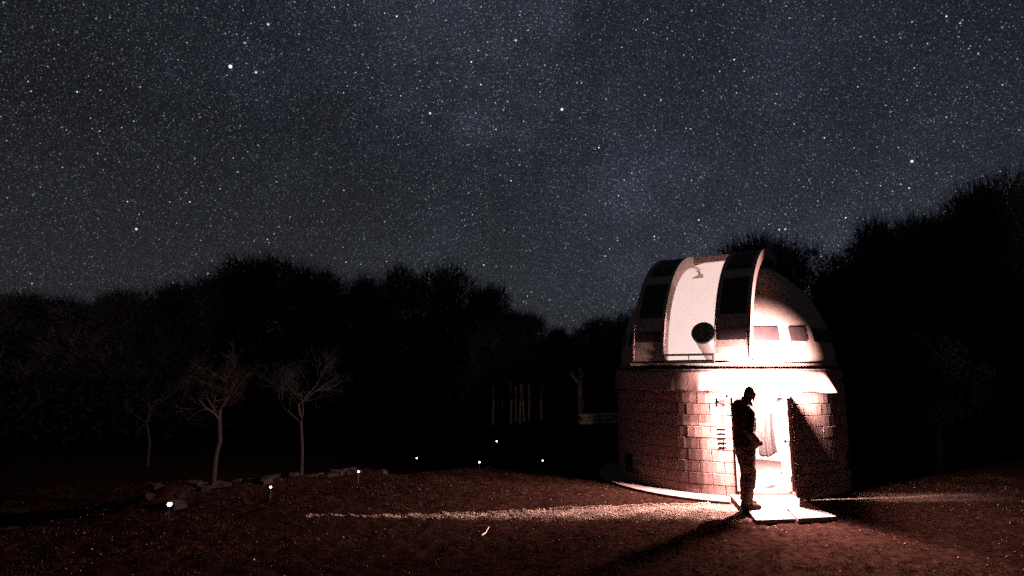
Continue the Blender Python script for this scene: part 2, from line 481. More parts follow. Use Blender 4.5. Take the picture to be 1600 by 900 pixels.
# block material: salmon paint with grain, and faded darker painted rectangles
def block_material():
    m = mat('painted_block', (0.330, 0.195, 0.176), 0.92, 0.2, 7, 0.55, 90, spec=0.1, col2=(0.245, 0.135, 0.120))
    nt = m.node_tree; N, L = nt.nodes.new, nt.links.new
    b = nt.nodes['Principled BSDF']; src = b.inputs['Base Color'].links[0].from_socket
    tc = N('ShaderNodeTexCoord'); tc.object = obs
    sp = N('ShaderNodeSeparateXYZ'); L(tc.outputs['Object'], sp.inputs[0])
    def mt(op, a, c=None):
        n = N('ShaderNodeMath'); n.operation = op
        for i, x in enumerate((a, c)):
            if x is None: continue
            if isinstance(x, (int, float)): n.inputs[i].default_value = x
            else: L(x, n.inputs[i])
        return n.outputs[0]
    ang = mt('ARCTAN2', sp.outputs[0], mt('MULTIPLY', sp.outputs[1], -1.0))
    tot = None
    for (a0, a1, z0, z1) in PAINT_RECTS:
        k = mt('MULTIPLY', mt('MULTIPLY', mt('GREATER_THAN', ang, a0), mt('LESS_THAN', ang, a1)),
               mt('MULTIPLY', mt('GREATER_THAN', sp.outputs[2], z0), mt('LESS_THAN', sp.outputs[2], z1)))
        tot = k if tot is None else mt('MAXIMUM', tot, k)
    mx = N('ShaderNodeMix'); mx.data_type = 'RGBA'; mx.blend_type = 'MULTIPLY'
    L(mt('MULTIPLY', tot, 1.0), mx.inputs['Factor']); L(src, mx.inputs['A']); mx.inputs['B'].default_value = (0.50, 0.46, 0.46, 1)
    L(mx.outputs['Result'], b.inputs['Base Color'])
    return m
def wall_hit(px, py):                            # where a sight line meets the wall: angle, height
    d = sight(px, py); o = Vector((-BX, -BY))
    A = d.x ** 2 + d.y ** 2; B = 2 * (o.x * d.x + o.y * d.y); C = o.length_squared - RW ** 2
    D = B * B - 4 * A * C
    t = (-B - math.sqrt(max(D, 0))) / (2 * A)
    x, y, z = o.x + d.x * t, o.y + d.y * t, CAM_H + d.z * t
    return math.atan2(x, -y), z
PAINT_RECTS = []
for (x0, y0, x1, y1) in ((1055, 612, 1113, 661), (1072, 683, 1100, 765)):
    a0, z1 = wall_hit(x0, y0); a1, z0 = wall_hit(x1, y1)
    PAINT_RECTS.append((a0, a1, z0, z1))
M['block'] = block_material()

NB, COURSES = 34, 11
PITCH_A = 2 * math.pi / NB
CH = WALL_T / COURSES
GAP = 0.0045
def clip_spans(a0, a1, z0, z1):
    spans = [(a0, a1)]
    for (o0, o1, p0, p1) in ((DOOR_A0 - 0.004, DOOR_A1 + 0.004, -1, DOOR_Z1), (SPILL_A0, SPILL_A1, SPILL_Z0, SPILL_Z1),
                             (SPILL_A0 - 2 * math.pi, SPILL_A1 - 2 * math.pi, SPILL_Z0, SPILL_Z1)):
        if z1 <= p0 + 0.02 or z0 >= p1 - 0.10: continue
        ns = []
        for s0, s1 in spans:
            if s1 <= o0 or s0 >= o1: ns.append((s0, s1)); continue
            if s0 < o0: ns.append((s0, o0))
            if s1 > o1: ns.append((o1, s1))
        spans = ns
    return [s for s in spans if s[1] - s[0] > 0.012]
block_cache = {}
def block_mesh(w):
    key = round(w, 4)
    if key not in block_cache:
        b = MB(); n = 3
        g = GAP / RW
        a0, a1 = -w / 2 + g, w / 2 - g
        z0, z1 = GAP, CH - GAP
        c = 0.005
        vs, fs = [], []
        for i in range(n + 1):
            a = a0 + (a1 - a0) * i / n
            ac = a + (c / RW if i == 0 else -c / RW if i == n else 0)
            vs += [pol(a, RW - 0.03, z0), pol(a, RW - c, z0), pol(ac, RW, z0 + c), pol(ac, RW, z1 - c), pol(a, RW - c, z1), pol(a, RW - 0.03, z1)]
        for i in range(n):
            k = i * 6
            for j in range(6):
                fs.append((k + j, k + (j + 1) % 6, k + 6 + (j + 1) % 6, k + 6 + j))
        fs += [tuple(range(5, -1, -1)), tuple(n * 6 + j for j in range(6))]
        b.add(vs, fs)
        me = b.mesh('block'); me.materials.append(M['block'])
        block_cache[key] = me
    return block_cache[key]
back = MB()
VIEW0, VIEW1 = R_(-120), R_(82)
for c in range(COURSES):
    z = c * CH
    for k in range(NB):
        a0 = -math.pi + (k + 0.5 * (c % 2)) * PITCH_A
        for s0, s1 in clip_spans(a0, a0 + PITCH_A, z, z + CH):
            mid = (s0 + s1) / 2
            mm = (mid + math.pi) % (2 * math.pi) - math.pi
            if VIEW0 < mm < VIEW1:
                o = bpy.data.objects.new('block', block_mesh(s1 - s0)); COL.objects.link(o)
                o.parent = wall
                o.rotation_euler = (random.gauss(0, 0.0006), random.gauss(0, 0.0006), mid)
                r = random.gauss(0, 0.0014)
                o.location = pol(mid, r, z)
            else:
                arc_solid(back, s0 + 0.004, s1 - 0.004, RW - 0.03, RW, z + GAP, z + CH - GAP, 2)
o = back.build('rear_blocks', M['block'], wall); tag(o, kind='stuff')

# concrete apron round the foot of the wall, and the doorstep
mb = MB()
arc_solid(mb, R_(-125), R_(-19.5), RW + 0.001, RW + 0.42, -0.05, 0.035, 30)
o = mb.build('concrete_apron', M['concrete'], obs, bevel=0.012)
step_mb = MB()
vs = [(3.44, 8.975), (4.62, 8.985), (4.66, 9.93), (3.64, 10.02)]
vs = [(x - BX, y - BY) for x, y in vs]
step_mb.add([(x, y, -0.04) for x, y in vs] + [(x, y, 0.064) for x, y in vs], [(3, 2, 1, 0), (4, 5, 6, 7), (0, 1, 5, 4), (1, 2, 6, 5), (2, 3, 7, 6), (3, 0, 4, 7)])
step_mb.build('doorstep', M['concrete'], obs, bevel=0.012)

# door frame, lintel and the open door leaf
def jamb(a, w, z0, z1, name, out=0.05):
    mb = MB(); c = pol(a, (RI + RW) / 2, (z0 + z1) / 2)
    mb.box(c, (w, RW - RI + out, z1 - z0), Matrix.Rotation(a, 3, 'Z'))
    return mb.build(name, M['frame'], obs, bevel=0.006)
jamb(DOOR_A0 + 0.012, 0.05, DOOR_Z0, DOOR_Z1, 'door_jamb')
jamb(DOOR_A1 - 0.012, 0.05, DOOR_Z0, DOOR_Z1, 'door_jamb', -0.02)
mb = MB(); arc_solid(mb, DOOR_A0 - 0.03, DOOR_A1 + 0.03, RI - 0.01, RW + 0.02, DOOR_Z1 - 0.045, DOOR_Z1 + 0.01)
mb.build('door_lintel', M['frame'], obs)
# leaf: hinged on the right jamb, swung out towards the camera so that its free edge faces us
hinge = Vector((4.665 - BX, 9.864 - BY, 0))
tip = Vector((4.315 - BX, 9.16 - BY, 0))
dv = (tip - hinge); leaf_w = dv.length; rz = math.atan2(dv.y, dv.x)
door = empty('door', (hinge.x, hinge.y, 0), rz); door.parent = obs
LZ0, LZ1 = 0.27, 1.685
mb = MB(); mb.box((leaf_w / 2, 0, (LZ0 + LZ1) / 2), (leaf_w, 0.045, LZ1 - LZ0))
mb.build('door_leaf', M['door'], door, bevel=0.005)
for zc in (0.45, 0.98, 1.45):
    mb = MB(); mb.box((leaf_w / 2, -0.031, zc), (leaf_w * 0.92, 0.016, 0.09)); mb.build('door_batten', M['door'], door)
mb = MB()
for s in (-1, 1):
    mb.tube([(leaf_w - 0.05, s * 0.022, 1.02), (leaf_w - 0.05, s * 0.065, 1.02)], 0.014, 10)
    mb.tube([(leaf_w - 0.05, s * 0.062, 1.02), (leaf_w - 0.05, s * 0.07, 1.02), (leaf_w - 0.05, s * 0.092, 1.02), (leaf_w - 0.05, s * 0.10, 1.02)], [0.018, 0.036, 0.036, 0.02], 12)
mb.build('door_knob', M['black'], door, smooth=True)
for zc in (0.42, 1.45):
    mb = MB(); mb.tube([(-0.012, 0, zc - 0.05), (-0.012, 0, zc + 0.05)], 0.012, 8)
    mb.box((-0.02, 0, zc), (0.05, 0.006, 0.08)); mb.build('hinge', M['black'], door)

# five vent slots beside the door, black bars with slot shade in the colour, and square vent plates low on the wall
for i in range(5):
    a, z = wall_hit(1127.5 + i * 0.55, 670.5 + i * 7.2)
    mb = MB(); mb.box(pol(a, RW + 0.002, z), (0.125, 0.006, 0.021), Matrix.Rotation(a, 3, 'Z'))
    mb.build('vent_slot', M['slot_shade'], obs)
def vent_plate(a, z, w, h):
    p = empty('vent_plate', (0, 0, 0)); p.parent = obs
    mb = MB(); arc_solid(mb, a - w / 2 / RW, a + w / 2 / RW, RW - 0.01, RW + 0.014, z - h / 2, z + h / 2, 4)
    mb.build('plate', M['black'], p)
    mb = MB(); M4 = Matrix.Translation(pol(a, RW + 0.016, z)) @ Matrix.Rotation(a, 4, 'Z') @ Matrix.Rotation(R_(90), 4, 'X')
    mb.lathe([(0.03, 0.0), (0.085, 0.0), (0.085, 0.012), (0.06, 0.018), (0.03, 0.010), (0.03, 0.0)], 20, M4)
    mb.build('round_grille', M['panel'], p)
a, z = wall_hit(983, 723); vent_plate(a, z, 0.30, 0.34)
a, z = wall_hit(1325, 720); vent_plate(a + 0.02, z, 0.30, 0.34)

# ---- dome: sphere with poles on the slit's cross axis, so that the slit has clean edges
DZ = 2.22                                        # springing line
RD = 2.06
KZ = 1.075                                       # the dome is a little taller than a half sphere
SLIT = R_(-35.0)                                 # bearing of the slit
HW = 0.47                                        # half width of the slit
fwd = Vector((math.sin(SLIT), -math.cos(SLIT), 0)); uax = Vector((math.cos(SLIT), math.sin(SLIT), 0)); zax = Vector((0, 0, KZ))
def dome_pt(a, phi, r=RD):                       # a: angle off the slit plane, phi: 0 front horizon .. 180 back horizon
    return uax * (r * math.sin(a)) + (fwd * math.cos(phi) + zax * math.sin(phi)) * (r * math.cos(a)) + Vector((0, 0, DZ))
def barrel_pt(u, phi, r): return uax * u + (fwd * math.cos(phi) + zax * math.sin(phi)) * r + Vector((0, 0, DZ))
AH = math.asin(HW / RD)
PHI0, PHI1 = R_(2.0), R_(88)
def dome_shell(r, flip=False):
    A = [-math.pi / 2 + 0.004 + (math.pi / 2 - AH - 0.004) * i / 24 for i in range(25)]
    A = A + [-AH + 2 * AH * i / 8 for i in range(1, 8)] + [-x for x in A[::-1]]
    PH = [0, PHI0] + [PHI0 + (PHI1 - PHI0) * i / 28 for i in range(1, 29)] + [PHI1 + (math.pi - PHI1) * i / 24 for i in range(1, 25)]
    mb = MB(); n = len(A)
    mb.v = [tuple(dome_pt(a, p, r)) for p in PH for a in A]
    for j in range(len(PH) - 1):
        for i in range(n - 1):
            am = (A[i] + A[i + 1]) / 2; pm = (PH[j] + PH[j + 1]) / 2
            if abs(am) < AH and PHI0 < pm < PHI1: continue
            q = (j * n + i, j * n + i + 1, (j + 1) * n + i + 1, (j + 1) * n + i)
            mb.f.append(q[::-1] if flip else q)
    return mb
dome = dome_shell(RD).build('dome', M['dome'], obs, smooth=True)
dome_shell(RD - 0.03, True).build('dome_lining', M['dome_in'], obs, smooth=True)
# slit lips between the two skins
mb = MB()
for s in (-1, 1):
    n = 30
    ps = [PHI0 + (PHI1 - PHI0) * i / n for i in range(n + 1)]
    mb.add([dome_pt(s * AH, p, r) for p in ps for r in (RD + 0.002, RD - 0.032)], [(2 * i, 2 * i + 1, 2 * i + 3, 2 * i + 2) for i in range(n)])
mb.build('slit_lip', M['dome'], obs)
# skirt below the springing line and the base ring it turns on
mb = MB(); mb.lathe([(RD - 0.02, DZ + 0.02), (RD + 0.025, DZ + 0.02), (RD + 0.03, DZ), (RD + 0.03, 2.165), (RD - 0.02, 2.165), (RD - 0.02, DZ + 0.02)], 96)
mb.build('dome_skirt', M['dome'], obs, smooth=True)
mb = MB(); mb.lathe([(RI, 2.165), (RW - 0.09, 2.165), (RW - 0.09, 2.133), (RI, 2.133), (RI, 2.165)], 96)
mb.build('track_ring', M['concrete'], obs)
mb = MB(); mb.lathe([(RW - 0.05, 2.132), (RW + 0.035, 2.132), (RW + 0.035, 2.112), (RW - 0.05, 2.112)], 96)
mb.build('wall_cap', M['steel'], obs)

# ---- two curved shutters slid apart, standing proud of the dome
RS = 2.135
U0, U1 = 0.47, 1.03
def strip(mb, u0, u1, p0, p1, r0, r1, n=36, nu=1):
    vs, fs = [], []
    for i in range(n + 1):
        p = p0 + (p1 - p0) * i / n
        vs += [barrel_pt(u0, p, r0), barrel_pt(u1, p, r0), barrel_pt(u1, p, r1), barrel_pt(u0, p, r1)]
    for i in range(n):
        k = i * 4
        for j in range(4): fs.append((k + j, k + 4 + j, k + 4 + (j + 1) % 4, k + (j + 1) % 4))
    fs += [(0, 1, 2, 3), (n * 4 + 3, n * 4 + 2, n * 4 + 1, n * 4)]
    mb.add(vs, fs)
SP0, SP1 = R_(1.5), R_(107)
def shut_phi(px, py, u):                         # elevation on the shutter barrel seen at a photograph row
    best = min((abs((lambda w: math.atan2(w.z - CAM_H, w.y))(barrel_pt(u, R_(p * 0.25), RS) + Vector((BX, BY, 0))) - math.atan2(sight(px, py).z, sight(px, py).y)), p * 0.25) for p in range(0, 340))
    return best[1]
SHUT_P = [(shut_phi(1140, 531, 0.75), shut_phi(1140, 513, 0.75)), (shut_phi(1140, 490, 0.75), shut_phi(1140, 434, 0.75)), (shut_phi(1145, 420, 0.75), 88.0)]
print('SHUT', SHUT_P)
for s in (-1, 1):
    sh = empty('shutter', (0, 0, 0)); sh.parent = obs
    a, b = (U0, U1) if s > 0 else (-U1, -U0)
    mb = MB(); strip(mb, a, b, SP0, SP1, RS - 0.02, RS); mb.build('shutter_skin', M['dome'], sh, smooth=False)
    inner = s * U0; outer = s * U1
    mb = MB(); strip(mb, min(inner, inner - s * 0.02), max(inner, inner - s * 0.02), SP0, SP1 - R_(8), RS - 0.21, RS + 0.012); mb.build('inner_cheek', M['dome'], sh)
    mb = MB(); strip(mb, min(outer, outer + s * 0.025), max(outer, outer + s * 0.025), SP0, SP1, RS - 0.15, RS + 0.012); mb.build('outer_cheek', M['dome'], sh)
    mb = MB(); strip(mb, a + 0.001, b - 0.001, SP1 - R_(1.0), SP1, RS - 0.24, RS - 0.021, 2); mb.build('end_plate', M['dome'], sh)
    for (p0, p1) in SHUT_P:
        mb = MB(); strip(mb, a + 0.06, b - 0.05, R_(p0), R_(p1), RS - 0.002, RS + 0.004, 12); mb.build('dark_panel', M['panel'], sh)
# rail under the shutters and the sill of the slit
mb = MB()
mb.box(uax * 0.0 + fwd * (RS - 0.075) + Vector((0, 0, DZ + 0.005)), (2.25, 0.13, 0.045), Matrix.Rotation(SLIT, 3, 'Z'))
mb.build('shutter_rail', M['dome'], obs, bevel=0.006)
rail = empty('sill_rail', (0, 0, 0)); rail.parent = obs
mb = MB(); c0 = fwd * (RS + 0.0) + Vector((0, 0, DZ + 0.165))
mb.tube([c0 - uax * 0.44, c0 + uax * 0.44], 0.020, 8); mb.build('bar', M['black'], rail)
for u in (-0.43, 0.0, 0.43):
    mb = MB(); mb.tube([c0 + uax * u, c0 + uax * u - Vector((0, 0, 0.155))], 0.008 if u == 0 else 0.02, 6); mb.build('post', M['black'], rail)
mb = MB(); mb.box(fwd * (RS + 0.01) + Vector((0, 0, DZ + 0.03)), (0.90, 0.03, 0.04), Matrix.Rotation(SLIT, 3, 'Z')); mb.build('sill', M['black'], rail)
# beam across the top end of the slit
mb = MB(); strip(mb, -U0 + 0.021, U0 - 0.021, PHI1 - R_(1.6), PHI1 + R_(0.6), RD - 0.045, RD + 0.075, 3); mb.build('top_beam', M['dome'], obs)
# hook and pulley hanging inside the slit
mb = MB(); hp = at_y(1090, 417, 12.6) - Vector((BX, BY, 0))
mb.tube([hp + Vector((0, 0, 0.02)), hp + Vector((0, 0, -0.05)), hp + Vector((0.03, 0, -0.10)), hp + Vector((0.035, 0, -0.18)), hp + Vector((0.05, 0, -0.22))], [0.012, 0.02, 0.02, 0.035, 0.008], 8)
mb.lathe([(0.02, -0.02), (0.06, -0.02), (0.06, 0.02), (0.02, 0.02)], 14, Matrix.Translation(hp) @ Matrix.Rotation(R_(90), 4, 'X'))
mb.build('pulley_hook', M['steel'], obs)

# plain dark rectangles painted round the dome
def dome_hit(px, py):
    d = sight(px, py); d = Vector((d.x, d.y, d.z / KZ)).normalized(); o = Vector((-BX, -BY, (CAM_H - DZ) / KZ))
    B = o.dot(d); C = o.length_squared - RD ** 2; D = B * B - C
    p = o + d * (-B - math.sqrt(max(D, 0)))
    return math.atan2(p.x, -p.y), p.z * KZ                     # bearing, height over the springing line
def dome_patch(a0, a1, z0, z1):
    mb = MB(); n, k = 8, 3; r = RD + 0.006
    for i in range(n + 1):
        for j in range(k + 1):
            a = a0 + (a1 - a0) * i / n; z = z0 + (z1 - z0) * j / k
            h = math.sqrt(r * r - (z / KZ) ** 2); mb.v.append(tuple(pol(a, h, z + DZ)))
    for i in range(n):
        for j in range(k):
            q = i * (k + 1) + j; mb.f.append((q, q + k + 1, q + k + 2, q + 1))
    return mb
_, zt = dome_hit(1240, 511); _, zb = dome_hit(1240, 533)
for (x0, x1) in ((1168, 1217), (1233, 1259), (1269, 1300)):
    a0, _ = dome_hit(x0, 522); a1, _ = dome_hit(x1, 522)
    dome_patch(a0, a1, zb, zt).build('dark_panel', M['panel'], dome, smooth=True)
for (x0, x1) in ((975, 979), (984, 990), (998, 1015), (1021, 1038)):
    a0, _ = dome_hit(x0, 528); a1, _ = dome_hit(x1, 528)
    dome_patch(a0, a1, zb, zt).build('dark_panel', M['panel'], dome, smooth=True)

# ------------------------------------------------------------------ things round the observatory
# telescope inside the dome
piv = Vector((BX, BY, 2.18)); front = at_y(1098, 519, 10.72)
tel = empty('telescope', (BX, BY, 0.115))
tag(tel, 'big reflector telescope with black round mouth inside the open dome slit', 'telescope')
L0 = Vector((BX, BY, 0.115))
ax = (front - piv).normalized()
mb = MB(); mb.tube([piv - ax * 0.35 - L0, front - ax * 0.05 - L0], 0.205, 36); mb.build('tube', M['scope'], tel, smooth=False)
mb = MB(); mb.tube([front - ax * 0.06 - L0, front - ax * 0.012 - L0, front - L0], [0.214, 0.214, 0.20], 40); mb.build('mouth', M['scope_black'], tel)
mb = MB(); mb.tube([Vector((0, 0, 0)), Vector((0, 0, 0.04)), Vector((0, 0, 0.05)), Vector((0, 0, 1.70))], [0.28, 0.28, 0.14, 0.12], 20); mb.build('pier', M['steel'], tel)
mb = MB(); mb.box(piv - L0 + Vector((0, 0, -0.27)), (0.24, 0.30, 0.16)); mb.box(piv - L0 + Vector((0, 0, -0.14)), (0.12, 0.12, 0.20)); mb.build('mount', M['black'], tel, bevel=0.01)

# two concrete paving slabs in front of the doorstep
def slab(cs, label):
    c = sum((Vector((x, y, 0)) for x, y in cs), Vector()) / 4
    mb = MB(); vs = [(x - c.x, y - c.y) for x, y in cs]
    mb.add([(x, y, 0.0) for x, y in vs] + [(x, y, 0.062) for x, y in vs], [(3, 2, 1, 0), (4, 5, 6, 7), (0, 1, 5, 4), (1, 2, 6, 5), (2, 3, 7, 6), (3, 0, 4, 7)])
    o = mb.build('paving_slab', M['slab'], bevel=0.008); o.location = (c.x, c.y, -0.003)
    tag(o, label, 'paving slab', 'paving slabs at the door')
z = 0.06
q = [at_z(1181, 812.5, z), at_z(1243, 810, z), at_z(1229, 796, z), at_z(1168, 796, z)]
slab([(p.x, p.y) for p in q], 'pale square paving slab under the standing person, left of the pair')
q = [at_z(1247, 809.5, z), at_z(1308, 806.5, z), at_z(1278, 793.5, z), at_z(1233, 796, z)]
slab([(p.x, p.y) for p in q], 'pale square paving slab below the open door, right of the pair')

# tarpaulin skirt hung below the ring
def tarp():
    mb = MB(); n, k = 150, 8
    a0, a1 = R_(-118), R_(31)
    for i in range(n + 1):
        t = i / n; a = a0 + (a1 - a0) * t
        fold = 0.5 * math.sin(a * 31) + 0.35 * math.sin(a * 47 + 1.0) + 0.3 * math.sin(a * 13 + 0.5)
        act = 0.35 + 0.9 * math.exp(-((a - R_(-38)) / R_(9)) ** 2) + 0.3 * math.exp(-((a - R_(22)) / R_(10)) ** 2)
        fl = sstep(0.955, 1.0, t)
        hem = 1.745 + 0.010 * math.sin(a * 9) + 0.008 * math.sin(a * 23) + 0.05 * sstep(0.02, 0.0, t)
        for j in range(k + 1):
            s = j / k
            r = RW + 0.012 + 0.020 * s + max(0, 0.011 * fold * act * (0.15 + 0.85 * s)) + 0.012 * s * abs(math.sin(a * 5)) + 0.16 * fl * s
            zz = 2.108 + (hem - 2.108) * s
            mb.v.append(tuple(pol(a + 0.02 * fl * s, r, zz)))
    for i in range(n):
        for j in range(k):
            q = i * (k + 1) + j; mb.f.append((q, q + k + 1, q + k + 2, q + 1))
    o = mb.build('tarpaulin', M['tarp'], None, smooth=True); o.location = (BX, BY, 0)
    sm = o.modifiers.new('thick', 'SOLIDIFY'); sm.thickness = 0.004; sm.offset = 1
    tag(o, 'pale tarpaulin skirt hung round the wall under the dome ring', 'tarpaulin')
tarp()

# two lamps on brackets above the door, lost in glare; globe sized for soft shadows
def bulb(loc, watts, label, soft, g=1.0):
    e = empty('door_lamp', loc)
    tag(e, label, 'lamp', 'bulbs over the observatory door')
    mb = MB(); mb.tube([(0, 0, 0.095), (0, 0, 0.05)], 0.020, 12); mb.build('socket', M['black'], e)
    a = math.atan2(loc[0] - BX, -(loc[1] - BY)); r = math.hypot(loc[0] - BX, loc[1] - BY)
    w = pol(a, RW + 0.005, 0) + Vector((BX, BY, 0)) - Vector((loc[0], loc[1], 0))
    mb = MB(); mb.tube([(0, 0, 0.09), (0, 0, 0.13), (w.x * 0.3, w.y * 0.3, 0.16), (w.x, w.y, 0.17)], 0.007, 8); mb.build('bracket', M['black'], e)
    mb = MB(); mb.lathe([(0.001, -0.036 * g), (0.02 * g, -0.031 * g), (0.034 * g, -0.012 * g), (0.034 * g, 0.006 * g), (0.024 * g, 0.026 * g), (0.014, 0.03 + 0.012 * g)], 20); mb.build('glass_bulb', M['bulb'], e, smooth=True)
    ld = bpy.data.lights.new('bulb_light', 'POINT'); ld.energy = watts; ld.color = LAMP_COL; ld.shadow_soft_size = soft
    lo = bpy.data.objects.new('bulb_light', ld); COL.objects.link(lo); lo.parent = e; lo.location = (0, 0, -0.0)
bulb((4.00, 9.80, 1.70), P_DOOR_A, 'bare bulb above the door, directly behind the head of the person', 0.015)
bulb((4.20, 9.46, 1.88), P_DOOR_B, 'round glass globe lamp above the door, right of the head of the person', 0.15, 4.0)
# lamp inside, low beside the telescope pier
e = empty('inside_lamp', (BX + 0.99, BY - 0.44, 0.115))
tag(e, 'glowing lamp on a short stand on the floor inside the doorway', 'lamp')
mb = MB(); mb.tube([(0, 0, 0), (0, 0, 0.02), (0, 0, 0.025), (0, 0, 1.0)], [0.12, 0.12, 0.015, 0.012], 14); mb.build('stand', M['black'], e)
mb = MB(); mb.lathe([(0.001, 1.0), (0.03, 1.005), (0.05, 1.04), (0.05, 1.07), (0.03, 1.105), (0.001, 1.11)], 16); gb = mb.build('glass_globe', M['bulb'], e, smooth=True)
ld = bpy.data.lights.new('globe_light', 'POINT'); ld.energy = P_INSIDE; ld.color = (1.0, 0.90, 0.87); ld.shadow_soft_size = 0.06
lo = bpy.data.objects.new('globe_light', ld); COL.objects.link(lo); lo.parent = e; lo.location = (0, 0, 1.055)

# coat hanging in the doorway
def coat():
    Y = 10.02
    nc, nr = 16, 22
    mb = MB(); c = at_y(1198, 680, Y); top = at_y(1198, 642, Y).z
    for i in range(nr + 1):
        t = i / nr
        for j in range(nc + 1):
            u = j / nc
            xl = 1185.5 - 1.5 * math.sin(t * 3.1) + 2.0 * t; xr = 1206.5 + 1.5 * t + 5.5 * t * t
            yt = 643.0 + 8.0 * math.exp(-((u - 0.45) / 0.20) ** 2) + 2.0 * abs(u - 0.5)      # shoulders and neck opening
            yb = 711.0 + 3.5 * math.sin(u * 4.4 + 0.3) - 3.0 * (1 - u) * 0.6 + 1.2 * math.sin(u * 17)
            p = at_y(xl + (xr - xl) * u, yt + (yb - yt) * t, Y)
            p.y += (0.010 + 0.022 * t) * math.sin(u * 15 + t * 1.4) + 0.008 * math.sin(u * 33 + 1 + t * 3) - 0.05 * math.sin(u * math.pi)
            mb.v.append(tuple(p - Vector((c.x, Y, top))))
    for i in range(nr):
        for j in range(nc):
            q = i * (nc + 1) + j; mb.f.append((q, q + nc + 1, q + nc + 2, q + 1))
    me = mb.mesh('hanging_coat')
    e = empty('hanging_coat', (c.x, Y, top))
    tag(e, 'grey coat hanging in the doorway in front of the bright interior', 'coat')
    o = link('cloth', me, M['coat'], e)
    sm = o.modifiers.new('thick', 'SOLIDIFY'); sm.thickness = 0.008; sm.offset = 0
    for p in me.polygons: p.use_smooth = True
    mb = MB(); h = at_y(1197, 634, Y) - Vector((c.x, Y, top))
    k1 = at_y(1189, 642, Y) - Vector((c.x, Y, top)); k2 = at_y(1206, 644, Y) - Vector((c.x, Y, top))
    mb.tube([k1, h, k2], 0.010, 6); mb.tube([h, h + Vector((0.0, 0, 0.06)), h + Vector((0.03, 0, 0.09)), h + Vector((0.05, 0, 0.06))], 0.006, 6)
    mb.build('hanger', M['panel'], e)
    mb = MB(); q = at_y(1195, 682, Y) - Vector((c.x, Y, top)); q2 = at_y(1199, 712, Y) - Vector((c.x, Y, top)); q0 = at_y(1189, 655, Y) - Vector((c.x, Y, top))
    mb.tube([q0 + Vector((0, -0.045, 0)), q + Vector((0, -0.045, 0)), q2 + Vector((0, -0.045, 0))], 0.006, 5); mb.build('zip', M['panel'], e)
coat()
# small wedge-shaped sensor lamp left of the door head
a, z = wall_hit(1129, 628)
e = empty('wall_sensor', Vector((BX, BY, z)) + pol(a, RW, 0), a)
tag(e, 'small dark wedge-shaped sensor fixed to the wall left of the door', 'sensor')
mb = MB(); mb.add([(-0.07, -0.012, -0.03), (0.05, -0.012, -0.06), (0.05, -0.012, 0.06), (-0.07, -0.012, 0.03), (-0.07, -0.02, -0.02), (0.05, -0.035, -0.05), (0.05, -0.035, 0.05), (-0.07, -0.02, 0.02)],
               [(0, 1, 2, 3), (4, 7, 6, 5), (0, 4, 5, 1), (1, 5, 6, 2), (2, 6, 7, 3), (3, 7, 4, 0)]); mb.build('housing', M['panel'], e, bevel=0.004)
mb = MB(); mb.box((0, -0.008, 0), (0.16, 0.012, 0.14)); mb.build('back_plate', M['frame'], e)

# ------------------------------------------------------------------ the person
def skin_mesh(name, verts, edges, root, sub=2):
    me = bpy.data.meshes.new(name)
    me.from_pydata([v[:3] for v in verts], edges, [])
    o = bpy.data.objects.new(name, me); COL.objects.link(o)
    md = o.modifiers.new('skin', 'SKIN'); md.use_smooth_shade = True
    for i, sv in enumerate(me.skin_vertices[0].data):
        r = verts[i][3]; r = r if isinstance(r, tuple) else (r, r)
        sv.radius = r; sv.use_root = (i == root)
    ss = o.modifiers.new('sub', 'SUBSURF'); ss.levels = sub; ss.render_levels = sub
    dg = bpy.context.evaluated_depsgraph_get()
    out = bpy.data.meshes.new_from_object(o.evaluated_get(dg))
    bpy.data.objects.remove(o)
    out.name = name
    return out
def displace(me, amp, sc, seed=0.0):
    for v in me.vertices:
        n = mnoise.noise_vector(v.co * sc + Vector((seed, seed, seed)))
        v.co += n * amp
def chain(verts, edges, pts, start=None):
    prev = start
    for p in pts:
        verts.append(p); i = len(verts) - 1
        if prev is not None: edges.append((prev, i))
        prev = i
    return prev
def loft(rings, n=18):
    """rings (x, y, z, half depth in X, half width in Y), capped: one closed tapered limb or trunk"""
    mb = MB()
    pts = [Vector(r[:3]) for r in rings]
    for i, r in enumerate(rings):
        t = (pts[min(i + 1, len(pts) - 1)] - pts[max(i - 1, 0)]).normalized()
        q = Vector((0, 0, -1 if t.z < 0 else 1)).rotation_difference(t)
        for k in range(n):
            a = 2 * math.pi * k / n
            mb.v.append(tuple(pts[i] + q @ Vector((math.cos(a) * r[3], math.sin(a) * r[4], 0))))
    for i in range(len(rings) - 1):
        for k in range(n):
            a, b = i * n + k, i * n + (k + 1) % n
            mb.f.append((a, b, b + n, a + n))
    mb.f.append(tuple(reversed(range(n)))); mb.f.append(tuple((len(rings) - 1) * n + k for k in range(n)))
    return mb
def union_mesh(name, lofts, voxel, smooth):
    """closed pieces merged into ONE continuous skin by a voxel remesh, then relaxed"""
    mb = MB()
    for l in lofts: mb.add(l.v, l.f)
    me = mb.mesh(name)
    bm = bmesh.new(); bm.from_mesh(me); bmesh.ops.recalc_face_normals(bm, faces=bm.faces[:]); bm.to_mesh(me); bm.free()
    o = bpy.data.objects.new(name, me); COL.objects.link(o)
    r = o.modifiers.new('remesh', 'REMESH'); r.mode = 'VOXEL'; r.voxel_size = voxel
    sm = o.modifiers.new('smooth', 'SMOOTH'); sm.iterations = smooth; sm.factor = 0.5
    dg = bpy.context.evaluated_depsgraph_get()
    out = bpy.data.meshes.new_from_object(o.evaluated_get(dg))
    bpy.data.objects.remove(o); out.name = name
    for p in out.polygons: p.use_smooth = True
    return out
